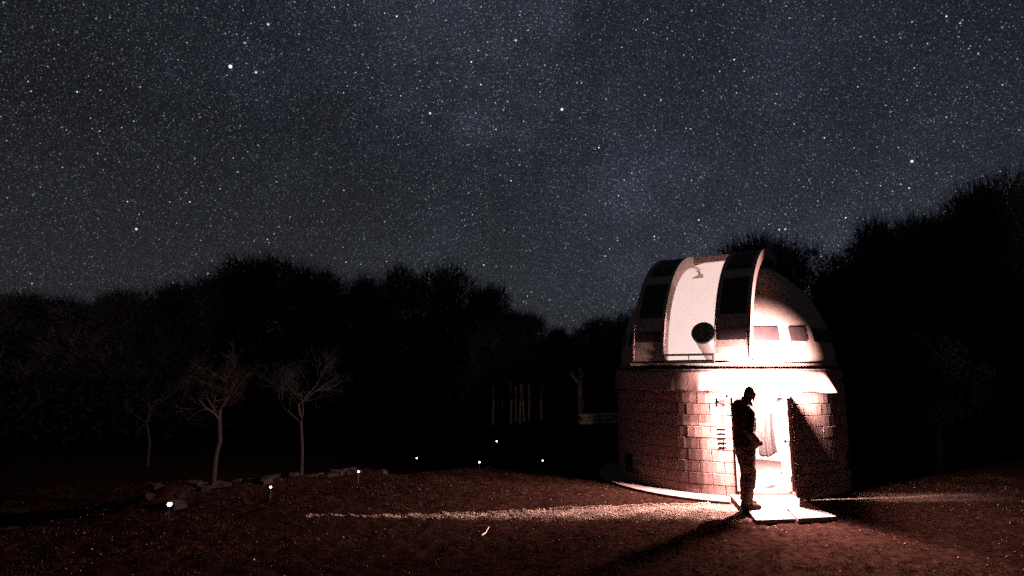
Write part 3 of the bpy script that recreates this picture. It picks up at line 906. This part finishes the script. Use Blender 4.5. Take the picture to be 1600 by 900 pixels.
def person():
    # local axes: +X the way he faces (right in the photo), +Y away from the camera, Z up
    base = Vector((3.615, 9.08, 0.064))
    e = empty('person', base, R_(8)); e.scale = (1.03, 1.03, 1.03)
    tag(e, 'person in dark hooded jacket standing in the bright doorway with back to us', 'person')
    # trousers: hips and two tapered legs with knee and hem creases
    me = union_mesh('trousers', [
        loft([(-0.035, 0, 0.96, 0.135, 0.160), (-0.045, 0, 0.88, 0.142, 0.168), (-0.050, 0, 0.80, 0.130, 0.160), (-0.050, 0, 0.74, 0.085, 0.12)]),
        loft([(-0.055, -0.082, 0.84, 0.110, 0.088), (-0.060, -0.085, 0.74, 0.110, 0.088), (-0.052, -0.090, 0.62, 0.096, 0.082), (-0.035, -0.090, 0.50, 0.086, 0.076), (-0.042, -0.090, 0.44, 0.086, 0.076), (-0.078, -0.090, 0.28, 0.077, 0.070), (-0.104, -0.090, 0.14, 0.070, 0.066), (-0.108, -0.090, 0.105, 0.080, 0.074), (-0.108, -0.090, 0.075, 0.074, 0.070)]),
        loft([(-0.040, 0.082, 0.84, 0.108, 0.088), (-0.038, 0.086, 0.74, 0.106, 0.086), (-0.020, 0.092, 0.62, 0.092, 0.080), (0.000, 0.095, 0.49, 0.084, 0.074), (-0.004, 0.096, 0.43, 0.084, 0.074), (-0.026, 0.10, 0.28, 0.075, 0.068), (-0.036, 0.10, 0.14, 0.068, 0.064), (-0.036, 0.10, 0.10, 0.076, 0.070), (-0.036, 0.10, 0.08, 0.072, 0.068)]),
    ], 0.011, 4)
    displace(me, 0.010, 11.0); displace(me, 0.007, 27.0, 3); link('trousers', me, M['trousers'], e)
    # jacket: long body, sleeves, stand-up collar and a hood lying on the back
    def arm(pts): return loft([(x, y, z, r, r) for x, y, z, r in pts])
    me = union_mesh('jacket', [
        loft([(-0.040, 0, 0.845, 0.150, 0.178), (-0.042, 0, 0.88, 0.164, 0.190), (-0.042, 0, 0.97, 0.160, 0.186), (-0.036, 0, 1.09, 0.146, 0.174), (-0.034, 0, 1.22, 0.154, 0.186), (-0.040, 0, 1.34, 0.156, 0.196), (-0.040, 0, 1.42, 0.128, 0.178), (-0.020, 0, 1.475, 0.092, 0.115), (0.008, 0, 1.52, 0.078, 0.084), (0.028, 0, 1.575, 0.074, 0.078)]),
        arm([(-0.045, -0.150, 1.425, 0.070), (-0.055, -0.195, 1.38, 0.080), (-0.085, -0.228, 1.26, 0.074), (-0.110, -0.240, 1.12, 0.068), (-0.080, -0.238, 1.07, 0.066), (0.000, -0.222, 0.99, 0.060), (0.062, -0.190, 0.925, 0.056)]),
        arm([(-0.010, 0.150, 1.425, 0.070), (0.010, 0.195, 1.38, 0.078), (0.060, 0.218, 1.25, 0.070), (0.100, 0.215, 1.12, 0.062), (0.125, 0.200, 1.06, 0.058), (0.155, 0.180, 0.98, 0.052), (0.170, 0.168, 0.905, 0.046)]),
        loft([(-0.060, 0, 1.52, 0.040, 0.075), (-0.105, 0, 1.50, 0.070, 0.105), (-0.135, 0, 1.455, 0.072, 0.118), (-0.158, 0, 1.40, 0.058, 0.112), (-0.165, 0, 1.355, 0.035, 0.085)]),
    ], 0.011, 3)
    displace(me, 0.011, 9.0, 5); displace(me, 0.009, 21.0, 8); displace(me, 0.004, 45.0, 2); link('jacket', me, M['jacket'], e)
    # head: shaped sphere turned away to the right and tilted down
    hd = bmesh.new(); bmesh.ops.create_uvsphere(hd, u_segments=32, v_segments=22, radius=1.0)
    for v in hd.verts:
        x, y, z_ = v.co
        sx, sy, sz = 0.104, 0.083, 0.124
        if z_ < -0.1: k = 1 - 0.30 * (-z_ - 0.1); sy *= k; sx *= (1 - 0.16 * (-z_ - 0.1))
        p = Vector((x * sx, y * sy, z_ * sz))
        if x > 0.55:                                             # face
            p.x -= 0.010 * math.exp(-((z_ - 0.08) / 0.16) ** 2) * (1 if abs(y) > 0.16 else 0.2)      # eye sockets
            p.x += 0.026 * math.exp(-((z_ + 0.14) / 0.17) ** 2) * math.exp(-(y / 0.16) ** 2)          # nose
            p.x += 0.010 * math.exp(-((z_ + 0.80) / 0.20) ** 2)                                     # chin
            p.x -= 0.005 * math.exp(-((z_ + 0.48) / 0.05) ** 2) * math.exp(-(y / 0.4) ** 2)          # mouth line
        if x < -0.3 and z_ < -0.4: p.x += 0.02 * (-z_ - 0.4)
        v.co = p
    for sgn in (-1, 1):                                          # ears
        r = bmesh.ops.create_uvsphere(hd, u_segments=10, v_segments=8, radius=1.0)
        for v in r['verts']: v.co = Vector((v.co.x * 0.020 - 0.008, v.co.y * 0.011 + sgn * 0.086, v.co.z * 0.034 - 0.004))
    r = bmesh.ops.create_cone(hd, cap_ends=True, segments=16, radius1=0.060, radius2=0.052, depth=0.14)   # neck
    for v in r['verts']: v.co += Vector((-0.025, 0, -0.135))
    hm = bpy.data.meshes.new('head'); hd.to_mesh(hm); hd.free()
    for p in hm.polygons: p.use_smooth = True
    head = link('head', hm, M['skin'], e)
    head.location = (0.083, 0.005, 1.625); head.rotation_euler = (0, R_(14), R_(38))
    hair = bmesh.new(); bmesh.ops.create_uvsphere(hair, u_segments=28, v_segments=18, radius=1.0)
    dele = [v for v in hair.verts if (v.co.x > 0.42 and v.co.z < 0.72) or (v.co.z < -0.72) or (v.co.x > 0.12 and v.co.z < 0.0)]
    bmesh.ops.delete(hair, geom=dele, context='VERTS')
    for v in hair.verts: v.co = Vector((v.co.x * 0.107, v.co.y * 0.086, v.co.z * 0.127)) * (1 + 0.012 * mnoise.noise(v.co * 9))
    me = bpy.data.meshes.new('hair'); hair.to_mesh(me); hair.free()
    link('hair', me, M['hair'], head)
    bd = bmesh.new(); bmesh.ops.create_uvsphere(bd, u_segments=24, v_segments=18, radius=1.0)
    dele = [v for v in bd.verts if v.co.x < 0.05 or v.co.z > -0.28]
    bmesh.ops.delete(bd, geom=dele, context='VERTS')
    for v in bd.verts:
        v.co = Vector((v.co.x * 0.114 + 0.004, v.co.y * 0.071, v.co.z * 0.142)) * (1 + 0.05 * mnoise.noise(v.co * 8))
    me = bpy.data.meshes.new('beard'); bd.to_mesh(me); bd.free(); link('beard', me, M['hair'], head)
    # left hand: palm, four fingers, thumb from the side of the palm
    V, E = [], []
    V.append((0.168, 0.168, 0.905, (0.026, 0.022)))
    chain(V, E, [(0.180, 0.160, 0.862, (0.020, 0.036)), (0.187, 0.155, 0.828, (0.015, 0.038))], 0)
    me = skin_mesh('hand', V, E, 0)
    bmh = bmesh.new(); bmh.from_mesh(me)
    for k, ln in enumerate((0.072, 0.082, 0.076, 0.060)):
        y = 0.155 + (k - 1.5) * 0.019
        v2 = [(0.186, y, 0.838, 0.0085), (0.192, y, 0.838 - ln * 0.45, 0.0085), (0.184, y - 0.002, 0.838 - ln * 0.78, 0.0078), (0.170, y - 0.003, 0.838 - ln, 0.0065)]
        m2 = skin_mesh('finger', v2, [(0, 1), (1, 2), (2, 3)], 0); bmh.from_mesh(m2)
    v2 = [(0.182, 0.130, 0.872, 0.011), (0.200, 0.112, 0.848, 0.010), (0.208, 0.108, 0.822, 0.008)]
    m2 = skin_mesh('thumb', v2, [(0, 1), (1, 2)], 0); bmh.from_mesh(m2)
    me2 = bpy.data.meshes.new('hand'); bmh.to_mesh(me2); bmh.free()
    for p in me2.polygons: p.use_smooth = True
    link('hand', me2, M['skin'], e)
    # shoes
    for (x, y, rz_) in ((-0.115, -0.090, -4), (-0.030, 0.100, 14)):
        bm = bmesh.new(); bmesh.ops.create_uvsphere(bm, u_segments=24, v_segments=16, radius=1.0)
        for v in bm.verts:
            cx, cy, cz = v.co
            h = 0.050 + 0.050 * sstep(0.25, -0.55, cx)
            v.co = Vector((cx * 0.150 + 0.060, cy * (0.048 + 0.008 * sstep(-0.2, 0.6, cx)), max(cz, -0.42) * h + 0.021 + (0.012 if cz > 0 else 0)))
        me = bpy.data.meshes.new('shoe'); bm.to_mesh(me); bm.free()
        for p in me.polygons: p.use_smooth = True
        o = link('shoe', me, M['shoe'], e); o.location = (x, y, 0.0); o.rotation_euler = (0, 0, R_(rz_))
person()

# ------------------------------------------------------------------ vegetation
def leaf_cloud(pts, size, rng, updir=None, elong=2.2, quad=False):
    n = len(pts)
    d = rng.normal(size=(n, 3)); d /= np.linalg.norm(d, axis=1)[:, None]
    if updir is not None: d = d * 0.75 + updir * 0.75; d /= np.linalg.norm(d, axis=1)[:, None]
    r = rng.normal(size=(n, 3)); w = np.cross(d, r); w /= np.linalg.norm(w, axis=1)[:, None] + 1e-9
    s = size * rng.uniform(0.55, 1.3, size=(n, 1))
    a = pts - w * s * 0.5; b = pts + w * s * 0.5; c = pts + d * s * elong
    V = np.stack([a, b, c], 1).reshape(-1, 3)
    F = np.arange(3 * n).reshape(n, 3)
    return V, F
def crown_points(rng, nlobes, n, fill=0.5):
    # unit crown: z 0..1, radius ~0.5; uneven lobes
    L = []
    for i in range(nlobes):
        z = rng.uniform(0.08, 0.86); k = 1 - 0.55 * max(0, z - 0.45) / 0.45
        a = rng.uniform(0, 2 * math.pi); r = math.sqrt(rng.uniform(0, 1)) * 0.36 * k
        L.append((r * math.cos(a), r * math.sin(a), z, rng.uniform(0.11, 0.20) * (1.15 - 0.45 * z)))
    L = np.array(L)
    wgt = L[:, 3] ** 2; wgt /= wgt.sum()
    idx = rng.choice(nlobes, n, p=wgt)
    d = rng.normal(size=(n, 3)); d /= np.linalg.norm(d, axis=1)[:, None]
    rad = L[idx, 3][:, None] * (rng.uniform(0, 1, size=(n, 1)) ** 0.33) * (1 + 0.12 * rng.normal(size=(n, 1)).clip(-1, 2))
    P = L[idx, :3] + d * rad * np.array([1, 1, 0.85])
    P[:, 2] = np.clip(P[:, 2], 0.0, None)
    return P, d
def wood_tree_variant(seed, n=15000, twig=1.3):
    rng = np.random.default_rng(seed)
    P, d = crown_points(rng, 34, n)
    H = 7.0
    S = np.array([5.2, 5.2, 6.4])
    V, F = leaf_cloud(P * S + np.array([0, 0, 0.6]), 0.075, rng, d, 2.0)
    # twigs that break up the outline
    m_ = int(n * twig); ii = rng.choice(n, m_)
    p = P[ii] * S + np.array([0, 0, 0.6]); dd = d[ii] * 0.8 + np.array([0, 0, 0.5]) + rng.normal(size=(m_, 3)) * 0.3
    dd /= np.linalg.norm(dd, axis=1)[:, None]
    w = np.cross(dd, rng.normal(size=(m_, 3))); w /= np.linalg.norm(w, axis=1)[:, None]
    ln = rng.uniform(0.15, 1.0, size=(m_, 1)) ** 1.5
    V2 = np.stack([p - w * 0.012, p + w * 0.012, p + dd * ln], 1).reshape(-1, 3)
    F2 = np.arange(3 * m_).reshape(m_, 3) + len(V)
    me = fast_mesh('crown', np.concatenate([V, V2]), np.concatenate([F, F2])); me.materials.append(M['leaf'])
    mb = MB(); rr = random.Random(seed)
    mb.tube([(0, 0, -0.3), (0.05, 0.02, 1.0), (-0.04, 0.06, 2.4), (0.05, 0.0, 4.2)], [0.20, 0.15, 0.11, 0.04], 9)
    for i in range(9):
        z0 = rr.uniform(0.9, 3.6); a = rr.uniform(0, 6.28); l = rr.uniform(0.9, 1.9)
        p0 = Vector((0, 0.02, z0)); p1 = p0 + Vector((math.cos(a) * l * 0.5, math.sin(a) * l * 0.5, l * 0.4)); p2 = p0 + Vector((math.cos(a) * l, math.sin(a) * l, l * 1.0))
        mb.tube([p0, p1, p2], [0.06, 0.04, 0.012], 6)
    tm = mb.mesh('trunk', True); tm.materials.append(M['bark_dark'])
    return me, tm
VARS = [wood_tree_variant(100 + i) for i in range(5)]
def place_wood_tree(i, px, top, width, dist, label, group, name='wood_tree'):
    d = sight(px, 580); d *= dist / d.y
    x, y = d.x, d.y
    z = height(x, y, False)
    H = at_y(px, top, dist).z - z
    W = (at_y(px + width / 2, top, dist) - at_y(px - width / 2, top, dist)).length
    e = empty(name, (x, y, z), (i * 2.399) % 6.283)
    cm, tm = VARS[i % len(VARS)]
    zs = H / 6.85; xs = W / 4.9
    e.scale = (xs, xs, zs)
    c = bpy.data.objects.new('crown', cm); COL.objects.link(c); c.parent = e
    t = bpy.data.objects.new('trunk', tm); COL.objects.link(t); t.parent = e
    tag(e, label, 'tree', group)
GL, GR = 'dark trees of the wood left of the dome', 'dark trees of the wood right of the dome'
LEFT = [
    (-30, 468, 210, 24.0, 'dark bushy tree cut by the left edge of the picture'),
    (62, 460, 170, 26.0, 'low dark tree second from the left edge of the picture'),
    (165, 452, 160, 24.5, 'low dark tree with ragged top, third from the left edge'),
    (252, 440, 130, 27.0, 'dark tree left of the wide mound-shaped crown, fourth from the left edge'),
    (325, 422, 120, 25.5, 'dark tree whose top forms the left shoulder of the wide left crown'),
    (410, 402, 170, 24.5, 'dark rounded tree, highest in the left half of the wood'),
    (486, 416, 110, 26.5, 'dark tree forming the right shoulder of the highest left crown'),
    (556, 432, 110, 28.0, 'dark tree in the dip between the two highest left crowns'),
    (612, 412, 110, 26.0, 'dark tree forming the left half of the broad middle crown'),
    (690, 408, 130, 25.5, 'dark tree forming the right half of the broad middle crown'),
    (768, 446, 90, 28.5, 'dark tree stepping down right of the broad middle crown'),
    (815, 486, 90, 30.0, 'low dark tree behind the group of slender trunks'),
    (868, 512, 80, 33.0, 'lowest dark tree in the gap left of the dome'),
    (930, 494, 100, 34.0, 'low dark tree beside the left edge of the dome'),
    (1000, 480, 110, 35.0, 'low dark tree half hidden behind the left of the dome'),
]
RIGHT = [
    (1180, 366, 150, 24.0, 'dense dark tree rising directly above the dome top'),
    (1255, 372, 130, 25.0, 'dense dark tree above the right shoulder of the dome'),
    (1345, 372, 110, 24.0, 'dark spiky tree right of the dome where the sky dips'),
    (1415, 342, 130, 23.0, 'dark spiky tree, second step of the rising right treeline'),
    (1478, 336, 120, 24.0, 'dark tree, third step of the rising right treeline'),
    (1545, 286, 130, 20.5, 'tall dark tree left of the highest one at the right edge'),
    (1625, 262, 170, 20.0, 'tallest dark tree, cut by the right edge of the picture'),
]
for i, (px, top, w, dist, lab) in enumerate(LEFT): place_wood_tree(i, px, top, w * 1.35, dist, lab, GL)
for i, (px, top, w, dist, lab) in enumerate(RIGHT): place_wood_tree(i + 2, px, top, w * 1.3, dist, lab, GR)
# undergrowth that closes the wood down to the ground
def undergrowth():
    rng = np.random.default_rng(5)
    P = []
    for (x0, x1, dist, top0) in ((-60, 690, 23, 600), (1290, 1680, 19, 480), (-60, 1010, 30, 540), (680, 1000, 29, 575), (1280, 1680, 24, 440), (1000, 1300, 30, 520), (1670, 2250, 21, 330), (1670, 2250, 23, 290), (-700, -50, 24, 480)):
        n = 36000 if x0 > -100 and x1 < 1700 else 26000
        px = rng.uniform(x0, x1, n); t = rng.uniform(0, 1, n)
        dd = dist + rng.normal(size=n) * 1.0
        zt = np.array([at_y(p, top0 + 26 * mnoise.noise((p * 0.03, dist, 0)) + 14 * mnoise.noise((p * 0.11, dist, 3)), dist).z for p in px])
        sx = (px - 800) / (F_PX * math.cos(PITCH) + 140 * math.sin(PITCH)) * dd
        P.append(np.stack([sx, dd, -0.4 + (zt + 0.4) * t ** 0.8], 1))
    P = np.concatenate(P)
    V, F = leaf_cloud(P, 0.11, rng, np.array([0, 0, 1.0]), 2.0)
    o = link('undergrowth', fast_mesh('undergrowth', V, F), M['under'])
    tag(o, 'dense black undergrowth filling the wood below the tree crowns', 'undergrowth', kind='stuff')
undergrowth()
# made-up shrub standing in for a solid black patch right of the observatory
def stand_in_shrub():
    rng = np.random.default_rng(8)
    Y = 12.5
    out = [(1397, 545, 20), (1425, 545, 30), (1470, 565, 42), (1508, 590, 40), (1455, 610, 46), (1448, 632, 30), (1500, 610, 40), (1478, 630, 32), (1460, 585, 46)]
    c0 = at_y(1462, 650, Y); c0.z = height(c0.x, c0.y, False)
    P = []
    for px, py, r in out:
        c = at_y(px, py, Y); R = r * Y / 905
        n = int(2600 * (R / 0.5) ** 2)
        d = rng.normal(size=(n, 3)); d /= np.linalg.norm(d, axis=1)[:, None]
        P.append(np.array(c - c0) + d * R * rng.uniform(0, 1, (n, 1)) ** 0.3 * 0.95)
    P = np.concatenate(P)
    V, F = leaf_cloud(P, 0.05, rng, None, 1.3)
    e = empty('stand_in_shrub', c0); tag(e, 'made-up rounded black shrub filling the solid black patch right of the observatory', 'shrub')
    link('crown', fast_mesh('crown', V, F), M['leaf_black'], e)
    mb = MB(); h = at_y(1462, 600, Y).z - c0.z
    mb.tube([(0, 0, -0.1), (0.04, 0, h * 0.5), (-0.02, 0.02, h)], [0.09, 0.07, 0.04], 8)
    for k in range(6):
        a = k * 1.05; mb.tube([(0.02, 0, h * 0.45), (0.3 * math.cos(a), 0.3 * math.sin(a), h * 0.9), (0.5 * math.cos(a), 0.5 * math.sin(a), h * 1.15)], [0.045, 0.03, 0.01], 6)
    mb.build('trunk', M['leaf_black'], e, smooth=True)
stand_in_shrub()

# small bare trees caught by the door light
def bare_tree(loc, pts, rads, label, seed, spread=1.0, levels=4, twigs_red=0.0, group=None, bark='bark', twig='twig', lit_levels=1):
    rr = random.Random(seed)
    e = empty('bare_tree', loc); tag(e, label, 'tree', group)
    mb = MB(); mb.tube(pts, rads, 8, cap=False)
    tw = MB(); tips = []
    def grow(p, d, l, r, lev):
        n = 3; path = [p]; q = p.copy(); dd = d.copy()
        for i in range(n):
            dd = (dd + Vector((rr.gauss(0, 0.22), rr.gauss(0, 0.22), rr.gauss(0.06, 0.16)))).normalized()
            q = q + dd * (l / n); path.append(q.copy())
        (mb if lev <= lit_levels else tw).tube(path, [r * (1 - 0.6 * i / n) for i in range(n + 1)], 6 if lev <= 1 else 4, cap=False)
        if lev >= levels: tips.append(q); return
        for k in range(rr.choice((3, 4)) if lev else 4):
            t = rr.uniform(0.35, 1.0); i = min(n - 1, int(t * n)); b = path[i].lerp(path[i + 1], t * n - i if t < 1 else 1)
            nd = (dd * 0.8 + Vector((rr.gauss(0, 0.6), rr.gauss(0, 0.6), rr.gauss(0.15, 0.4))) * spread).normalized()
            grow(b, nd, l * rr.uniform(0.5, 0.75), max(0.0028, r * 0.5), lev + 1)
            tips.append(b)
    top = Vector(pts[-1]); h = top.z
    for k in range(5):
        a = k * 1.257 + rr.uniform(-0.4, 0.4)
        grow(top if k < 3 else Vector(pts[-2]), Vector((math.cos(a) * 0.8, math.sin(a) * 0.8, rr.uniform(0.35, 1.1))).normalized(), h * rr.uniform(0.38, 0.55), rads[-1] * 0.75, 0)
    mb.build('trunk', M[bark], e, smooth=True)
    tw.build('crown', M[twig], e)
    if twigs_red:
        rng = np.random.default_rng(seed)
        T = np.array([tuple(t) for t in tips]); n = int(len(T) * twigs_red)
        P = T[rng.integers(0, len(T), n)] + rng.normal(size=(n, 3)) * 0.05
        V, F = leaf_cloud(P, 0.020, rng, None, 1.5)
        link('dry_leaves', fast_mesh('dry_leaves', V, F), M['leaf_red'], e)
def trunk_from_px(pxs, y, r0, r1):
    W = [at_y(px, py, y) for px, py in pxs]
    base = W[0].copy(); base.z = height(base.x, base.y, False) - 0.05
    pts = [Vector((0, 0, 0))] + [w - base for w in W]
    n = len(pts)
    return base, pts, [r0 + (r1 - r0) * i / (n - 1) for i in range(n)]
b, p, r = trunk_from_px([(333, 752), (337, 710), (343, 690), (342, 655), (343, 641)], 11.1, 0.055, 0.040)
bare_tree(b, p, r, 'slim bare tree with lit crooked trunk above the rubble bank', 21, 1.0, 4, 1.6)
b, p, r = trunk_from_px([(471, 736), (472, 700), (470, 660), (466, 632)], 12.6, 0.045, 0.030)
bare_tree(b, p, r, 'thin bare sapling at the right end of the rubble bank', 22, 0.9, 4)
b, p, r = trunk_from_px([(232, 712), (234, 690), (229, 660), (236, 638)], 15.5, 0.035, 0.022)
bare_tree(b, p, r, 'faint thin bare tree left of the crooked lit trunk', 23, 0.9, 3)
b, p, r = trunk_from_px([(908, 652), (907, 625), (906, 602), (908, 590)], 25.2, 0.16, 0.12)
bare_tree(b, p, r, 'stout bare tree with forked trunk behind the low stone wall', 24, 0.8, 4, 0.8, None, 'bark_far', 'under', 0)
for k, (px, top, bot, yy) in enumerate(((770, 602, 648, 25.0), (786, 600, 646, 26.0), (798, 598, 652, 24.6), (806, 603, 650, 25.5), (812, 600, 655, 24.2), (818, 598, 652, 25.0), (826, 600, 652, 25.8), (846, 600, 648, 26.2))):
    b, p, r = trunk_from_px([(px, bot), (px + (-1) ** k * 1.0, (top + bot) / 2), (px + 2 * math.sin(k * 2.1), top)], yy, 0.055, 0.045)
    names = ['leftmost slender trunk of the group left of the observatory', 'second slender trunk from the left in the far group', 'third slender trunk from the left in the far group',
             'fourth slender trunk from the left in the far group', 'fifth slender trunk from the left in the far group', 'sixth slender trunk from the left in the far group',
             'seventh slender trunk from the left in the far group', 'rightmost slender trunk of the far group, nearest the forked tree']
    bare_tree(b, p, r, names[k], 40 + k, 0.7, 2, 0, 'slender trunks in the gap of the wood', 'bark_far', 'under', -1)

# low stone wall beyond the observatory, lit through the opening added in its back
def stone_mesh(seed, d):
    bm = bmesh.new(); bmesh.ops.create_cube(bm, size=1.0)
    bmesh.ops.subdivide_edges(bm, edges=bm.edges[:], cuts=1, use_grid_fill=True)
    for v in bm.verts:
        k = v.co.length; v.co = v.co * (0.72 + 0.28 * (0.5 / max(abs(v.co.x), abs(v.co.y), abs(v.co.z)) * 0.5 / k if k else 1))
        v.co += mnoise.noise_vector(v.co * 2.3 + Vector((seed, seed * 2, 0))) * 0.11
        v.co = Vector((v.co.x * d[0], v.co.y * d[1], v.co.z * d[2]))
    me = bpy.data.meshes.new('stone'); bm.to_mesh(me); bm.free(); me.materials.append(M['stone'])
    for p in me.polygons: p.use_smooth = True
    return me
ROCKS = []
STONES = [stone_mesh(i * 3.7, (1, 1, 1)) for i in range(7)]
for me_ in STONES:
    r_ = me_.copy(); r_.polygons.foreach_set('use_smooth', [False] * len(r_.polygons)); r_.materials.clear(); r_.materials.append(M['rock']); ROCKS.append(r_)
sw0 = at_y(904, 668, 23.6)
e = empty('stone_wall', (sw0.x, 23.6, 0)); tag(e, 'low dry stone wall beside the left edge of the observatory', 'wall')
rr = random.Random(3)
x = 0.0; ztop = 0.42
for c in range(3):
    x = 0.0 + (0.12 if c % 2 else 0)
    while x < 2.6:
        w = rr.uniform(0.22, 0.46)
        o = bpy.data.objects.new('stone', STONES[rr.randrange(7)]); COL.objects.link(o); o.parent = e
        o.location = (x + w / 2, 0.35 * x + rr.gauss(0, 0.012), 0.06 + c * 0.135); o.scale = (w * 1.05, 0.42, 0.155); o.rotation_euler = (0, 0, 0.33)
        x += w
# rubble bank: single rocks lying along the low ridge
for k in range(46):
    t = rr.random(); s = rr.uniform(0.08, 0.20)
    x = -5.75 + 2.4 * t + rr.gauss(0, 0.28); y = 9.75 + 2.9 * t + rr.gauss(0, 0.28)
    o = bpy.data.objects.new('rock', ROCKS[rr.randrange(7)]); COL.objects.link(o)
    o.scale = (s * 1.3, s, s * 0.7); o.rotation_euler = (rr.gauss(0, 0.15), rr.gauss(0, 0.15), rr.uniform(0, 6))
    o.location = (x, y, height(x, y, True) + s * 0.08)
    tag(o, 'rough reddish rock lying on the low bank at left', 'rock', 'rocks on the low bank')
# row of small marker lights
MARK = [(265, 788, 0.032, 'largest marker light, at the left end of the rubble bank'), (423, 761, 0.017, 'small marker light on the middle of the rubble bank'),
        (560, 737, 0.018, 'small marker light in the dark right of the rubble bank'), (651, 716, 0.017, 'small marker light fourth along the receding row'),
        (776, 689, 0.020, 'farthest small marker light, below the slender trunks'), (749, 722, 0.018, 'small marker light low in the dark, right of the fourth in the row'),
        (848, 720, 0.014, 'faint small marker light nearest the left side of the observatory')]
for px, py, rad, lab in MARK:
    z0 = 0.0
    for _ in range(6):
        p = at_z(px, py, z0 + 0.20); z0 = height(p.x, p.y, True)
    e = empty('marker_light', (p.x, p.y, z0)); tag(e, lab, 'marker light', 'small marker lights in the field')
    mb = MB(); mb.tube([(0, 0, -0.05), (0, 0, 0.17)], 0.008, 6); mb.build('stake', M['black'], e)
    mb = MB(); mb.lathe([(0.001, 0.2 - rad), (rad * 0.7, 0.2 - rad * 0.7), (rad, 0.2), (rad * 0.7, 0.2 + rad * 0.7), (0.001, 0.2 + rad)], 12); mb.build('led_globe', M['led'], e, smooth=True)
    mb = MB(); mb.lathe([(0.001, 0.2 + rad * 1.5), (rad * 1.1, 0.2 + rad * 1.2), (rad * 1.2, 0.2 + rad * 0.95), (0.001, 0.2 + rad * 0.95)], 12); mb.build('cap', M['black'], e)

# pale straw stalk on the field
p = at_z(753, 836, 0.02); q = at_z(764, 827, 0.02)
mb = MB(); c = (p + q) / 2; c.z = height(c.x, c.y, True)
mb.tube([p - c - Vector((0, 0, 0.0)), Vector((0.004, 0, 0.045)), q - c + Vector((0, 0, 0.03))], [0.006, 0.007, 0.004], 6)
o = mb.build('straw_stalk', M['straw']); o.location = c
tag(o, 'single pale straw stalk lying on the dark field', 'straw')

# short dry grass
def grass():
    rng = np.random.default_rng(17)
    n = 110000
    # denser near the camera side, over the visible field
    y = 3.9 + 9.5 * rng.uniform(0, 1, n) ** 1.15
    half = (y * 0.92 + 0.6)
    x = rng.uniform(-1, 1, n) * np.minimum(half, 10)
    cl = np.array([mnoise.noise((a * 1.9, b * 1.9, 9.0)) + 0.6 * mnoise.noise((a * 6, b * 6, 2.0)) for a, b in zip(x, y)])
    keep = (cl > -0.12)
    keep &= (np.hypot(x - BX, y - BY) > RW + 0.46)
    keep &= ~((x > 3.3) & (x < 4.75) & (y > 8.3) & (y < 10.2))
    on_light_strip = (y < 9.2 + 0.15 * x) & (y > 8.8 - 0.05 * x) & (x < 3.7) & (x > -5)
    keep &= ~(on_light_strip & (rng.uniform(0, 1, n) < 0.8))
    x, y, cl = x[keep], y[keep], cl[keep]
    z = np.array([height(a, b, True) for a, b in zip(x, y)])
    P = np.stack([x, y, z - 0.004], 1); m_ = len(P)
    d = rng.normal(size=(m_, 3)) * 0.75 + np.array([0, 0, 0.75]); d[:, 2] = np.abs(d[:, 2]) + 0.12; d /= np.linalg.norm(d, axis=1)[:, None]
    w = np.cross(d, rng.normal(size=(m_, 3))); w /= np.linalg.norm(w, axis=1)[:, None]
    ln = rng.uniform(0.02, 0.062, (m_, 1)) * (0.7 + 0.6 * np.clip(cl, 0, 1)[:, None])
    V = np.stack([P - w * 0.0035, P + w * 0.0035, P + d * ln], 1).reshape(-1, 3)
    o = link('dry_grass', fast_mesh('dry_grass', V, np.arange(3 * m_).reshape(m_, 3)), M['grass'])
    tag(o, 'short dry grass and stubble over the field', 'grass', kind='stuff')
grass()
# loose gravel: thick along the painted light strip to carry its brightness, thin over the field
def gravel():
    rng = np.random.default_rng(23)
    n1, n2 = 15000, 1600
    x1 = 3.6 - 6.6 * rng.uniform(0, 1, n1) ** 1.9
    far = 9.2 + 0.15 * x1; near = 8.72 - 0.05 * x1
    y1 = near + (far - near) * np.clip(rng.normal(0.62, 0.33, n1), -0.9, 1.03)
    y2 = 4.0 + 7.5 * rng.uniform(0, 1, n2); x2 = rng.uniform(-1, 1, n2) * np.minimum(y2 * 0.92 + 0.5, 9.5)
    x = np.concatenate([x1, x2]); y = np.concatenate([y1, y2])
    keep = (np.hypot(x - BX, y - BY) > RW + 0.44) & ~((x > 3.2) & (x < 4.8) & (y > 8.3) & (y < 10.2))
    x, y = x[keep], y[keep]; n = len(x)
    z = np.array([height(a, b, True) for a, b in zip(x, y)])
    r = rng.uniform(0.004, 0.011, n)[:, None] * np.where(rng.uniform(0, 1, (n, 1)) < 0.06, 1.9, 1.0)
    d = np.array([[1, 0, 0], [-0.5, 0.87, 0], [-0.5, -0.87, 0], [0.1, 0.1, 0.8], [0, 0, -0.5]])
    a = rng.uniform(0, 6.28, n); c, s_ = np.cos(a), np.sin(a)
    V = np.empty((n, 5, 3))
    for k in range(5):
        j = 1 + 0.35 * rng.normal(size=n).clip(-1, 1)
        V[:, k, 0] = x + r[:, 0] * (c * d[k, 0] - s_ * d[k, 1]) * j
        V[:, k, 1] = y + r[:, 0] * (s_ * d[k, 0] + c * d[k, 1]) * j
        V[:, k, 2] = z + r[:, 0] * (d[k, 2] + 0.3)
    F = np.array([[0, 1, 3], [1, 2, 3], [2, 0, 3], [1, 0, 4], [2, 1, 4], [0, 2, 4]])
    F = (F[None] + (np.arange(n) * 5)[:, None, None]).reshape(-1, 3)
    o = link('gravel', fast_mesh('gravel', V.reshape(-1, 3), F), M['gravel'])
    tag(o, 'loose pale gravel carrying the painted light strip left of the door', 'gravel', kind='stuff')
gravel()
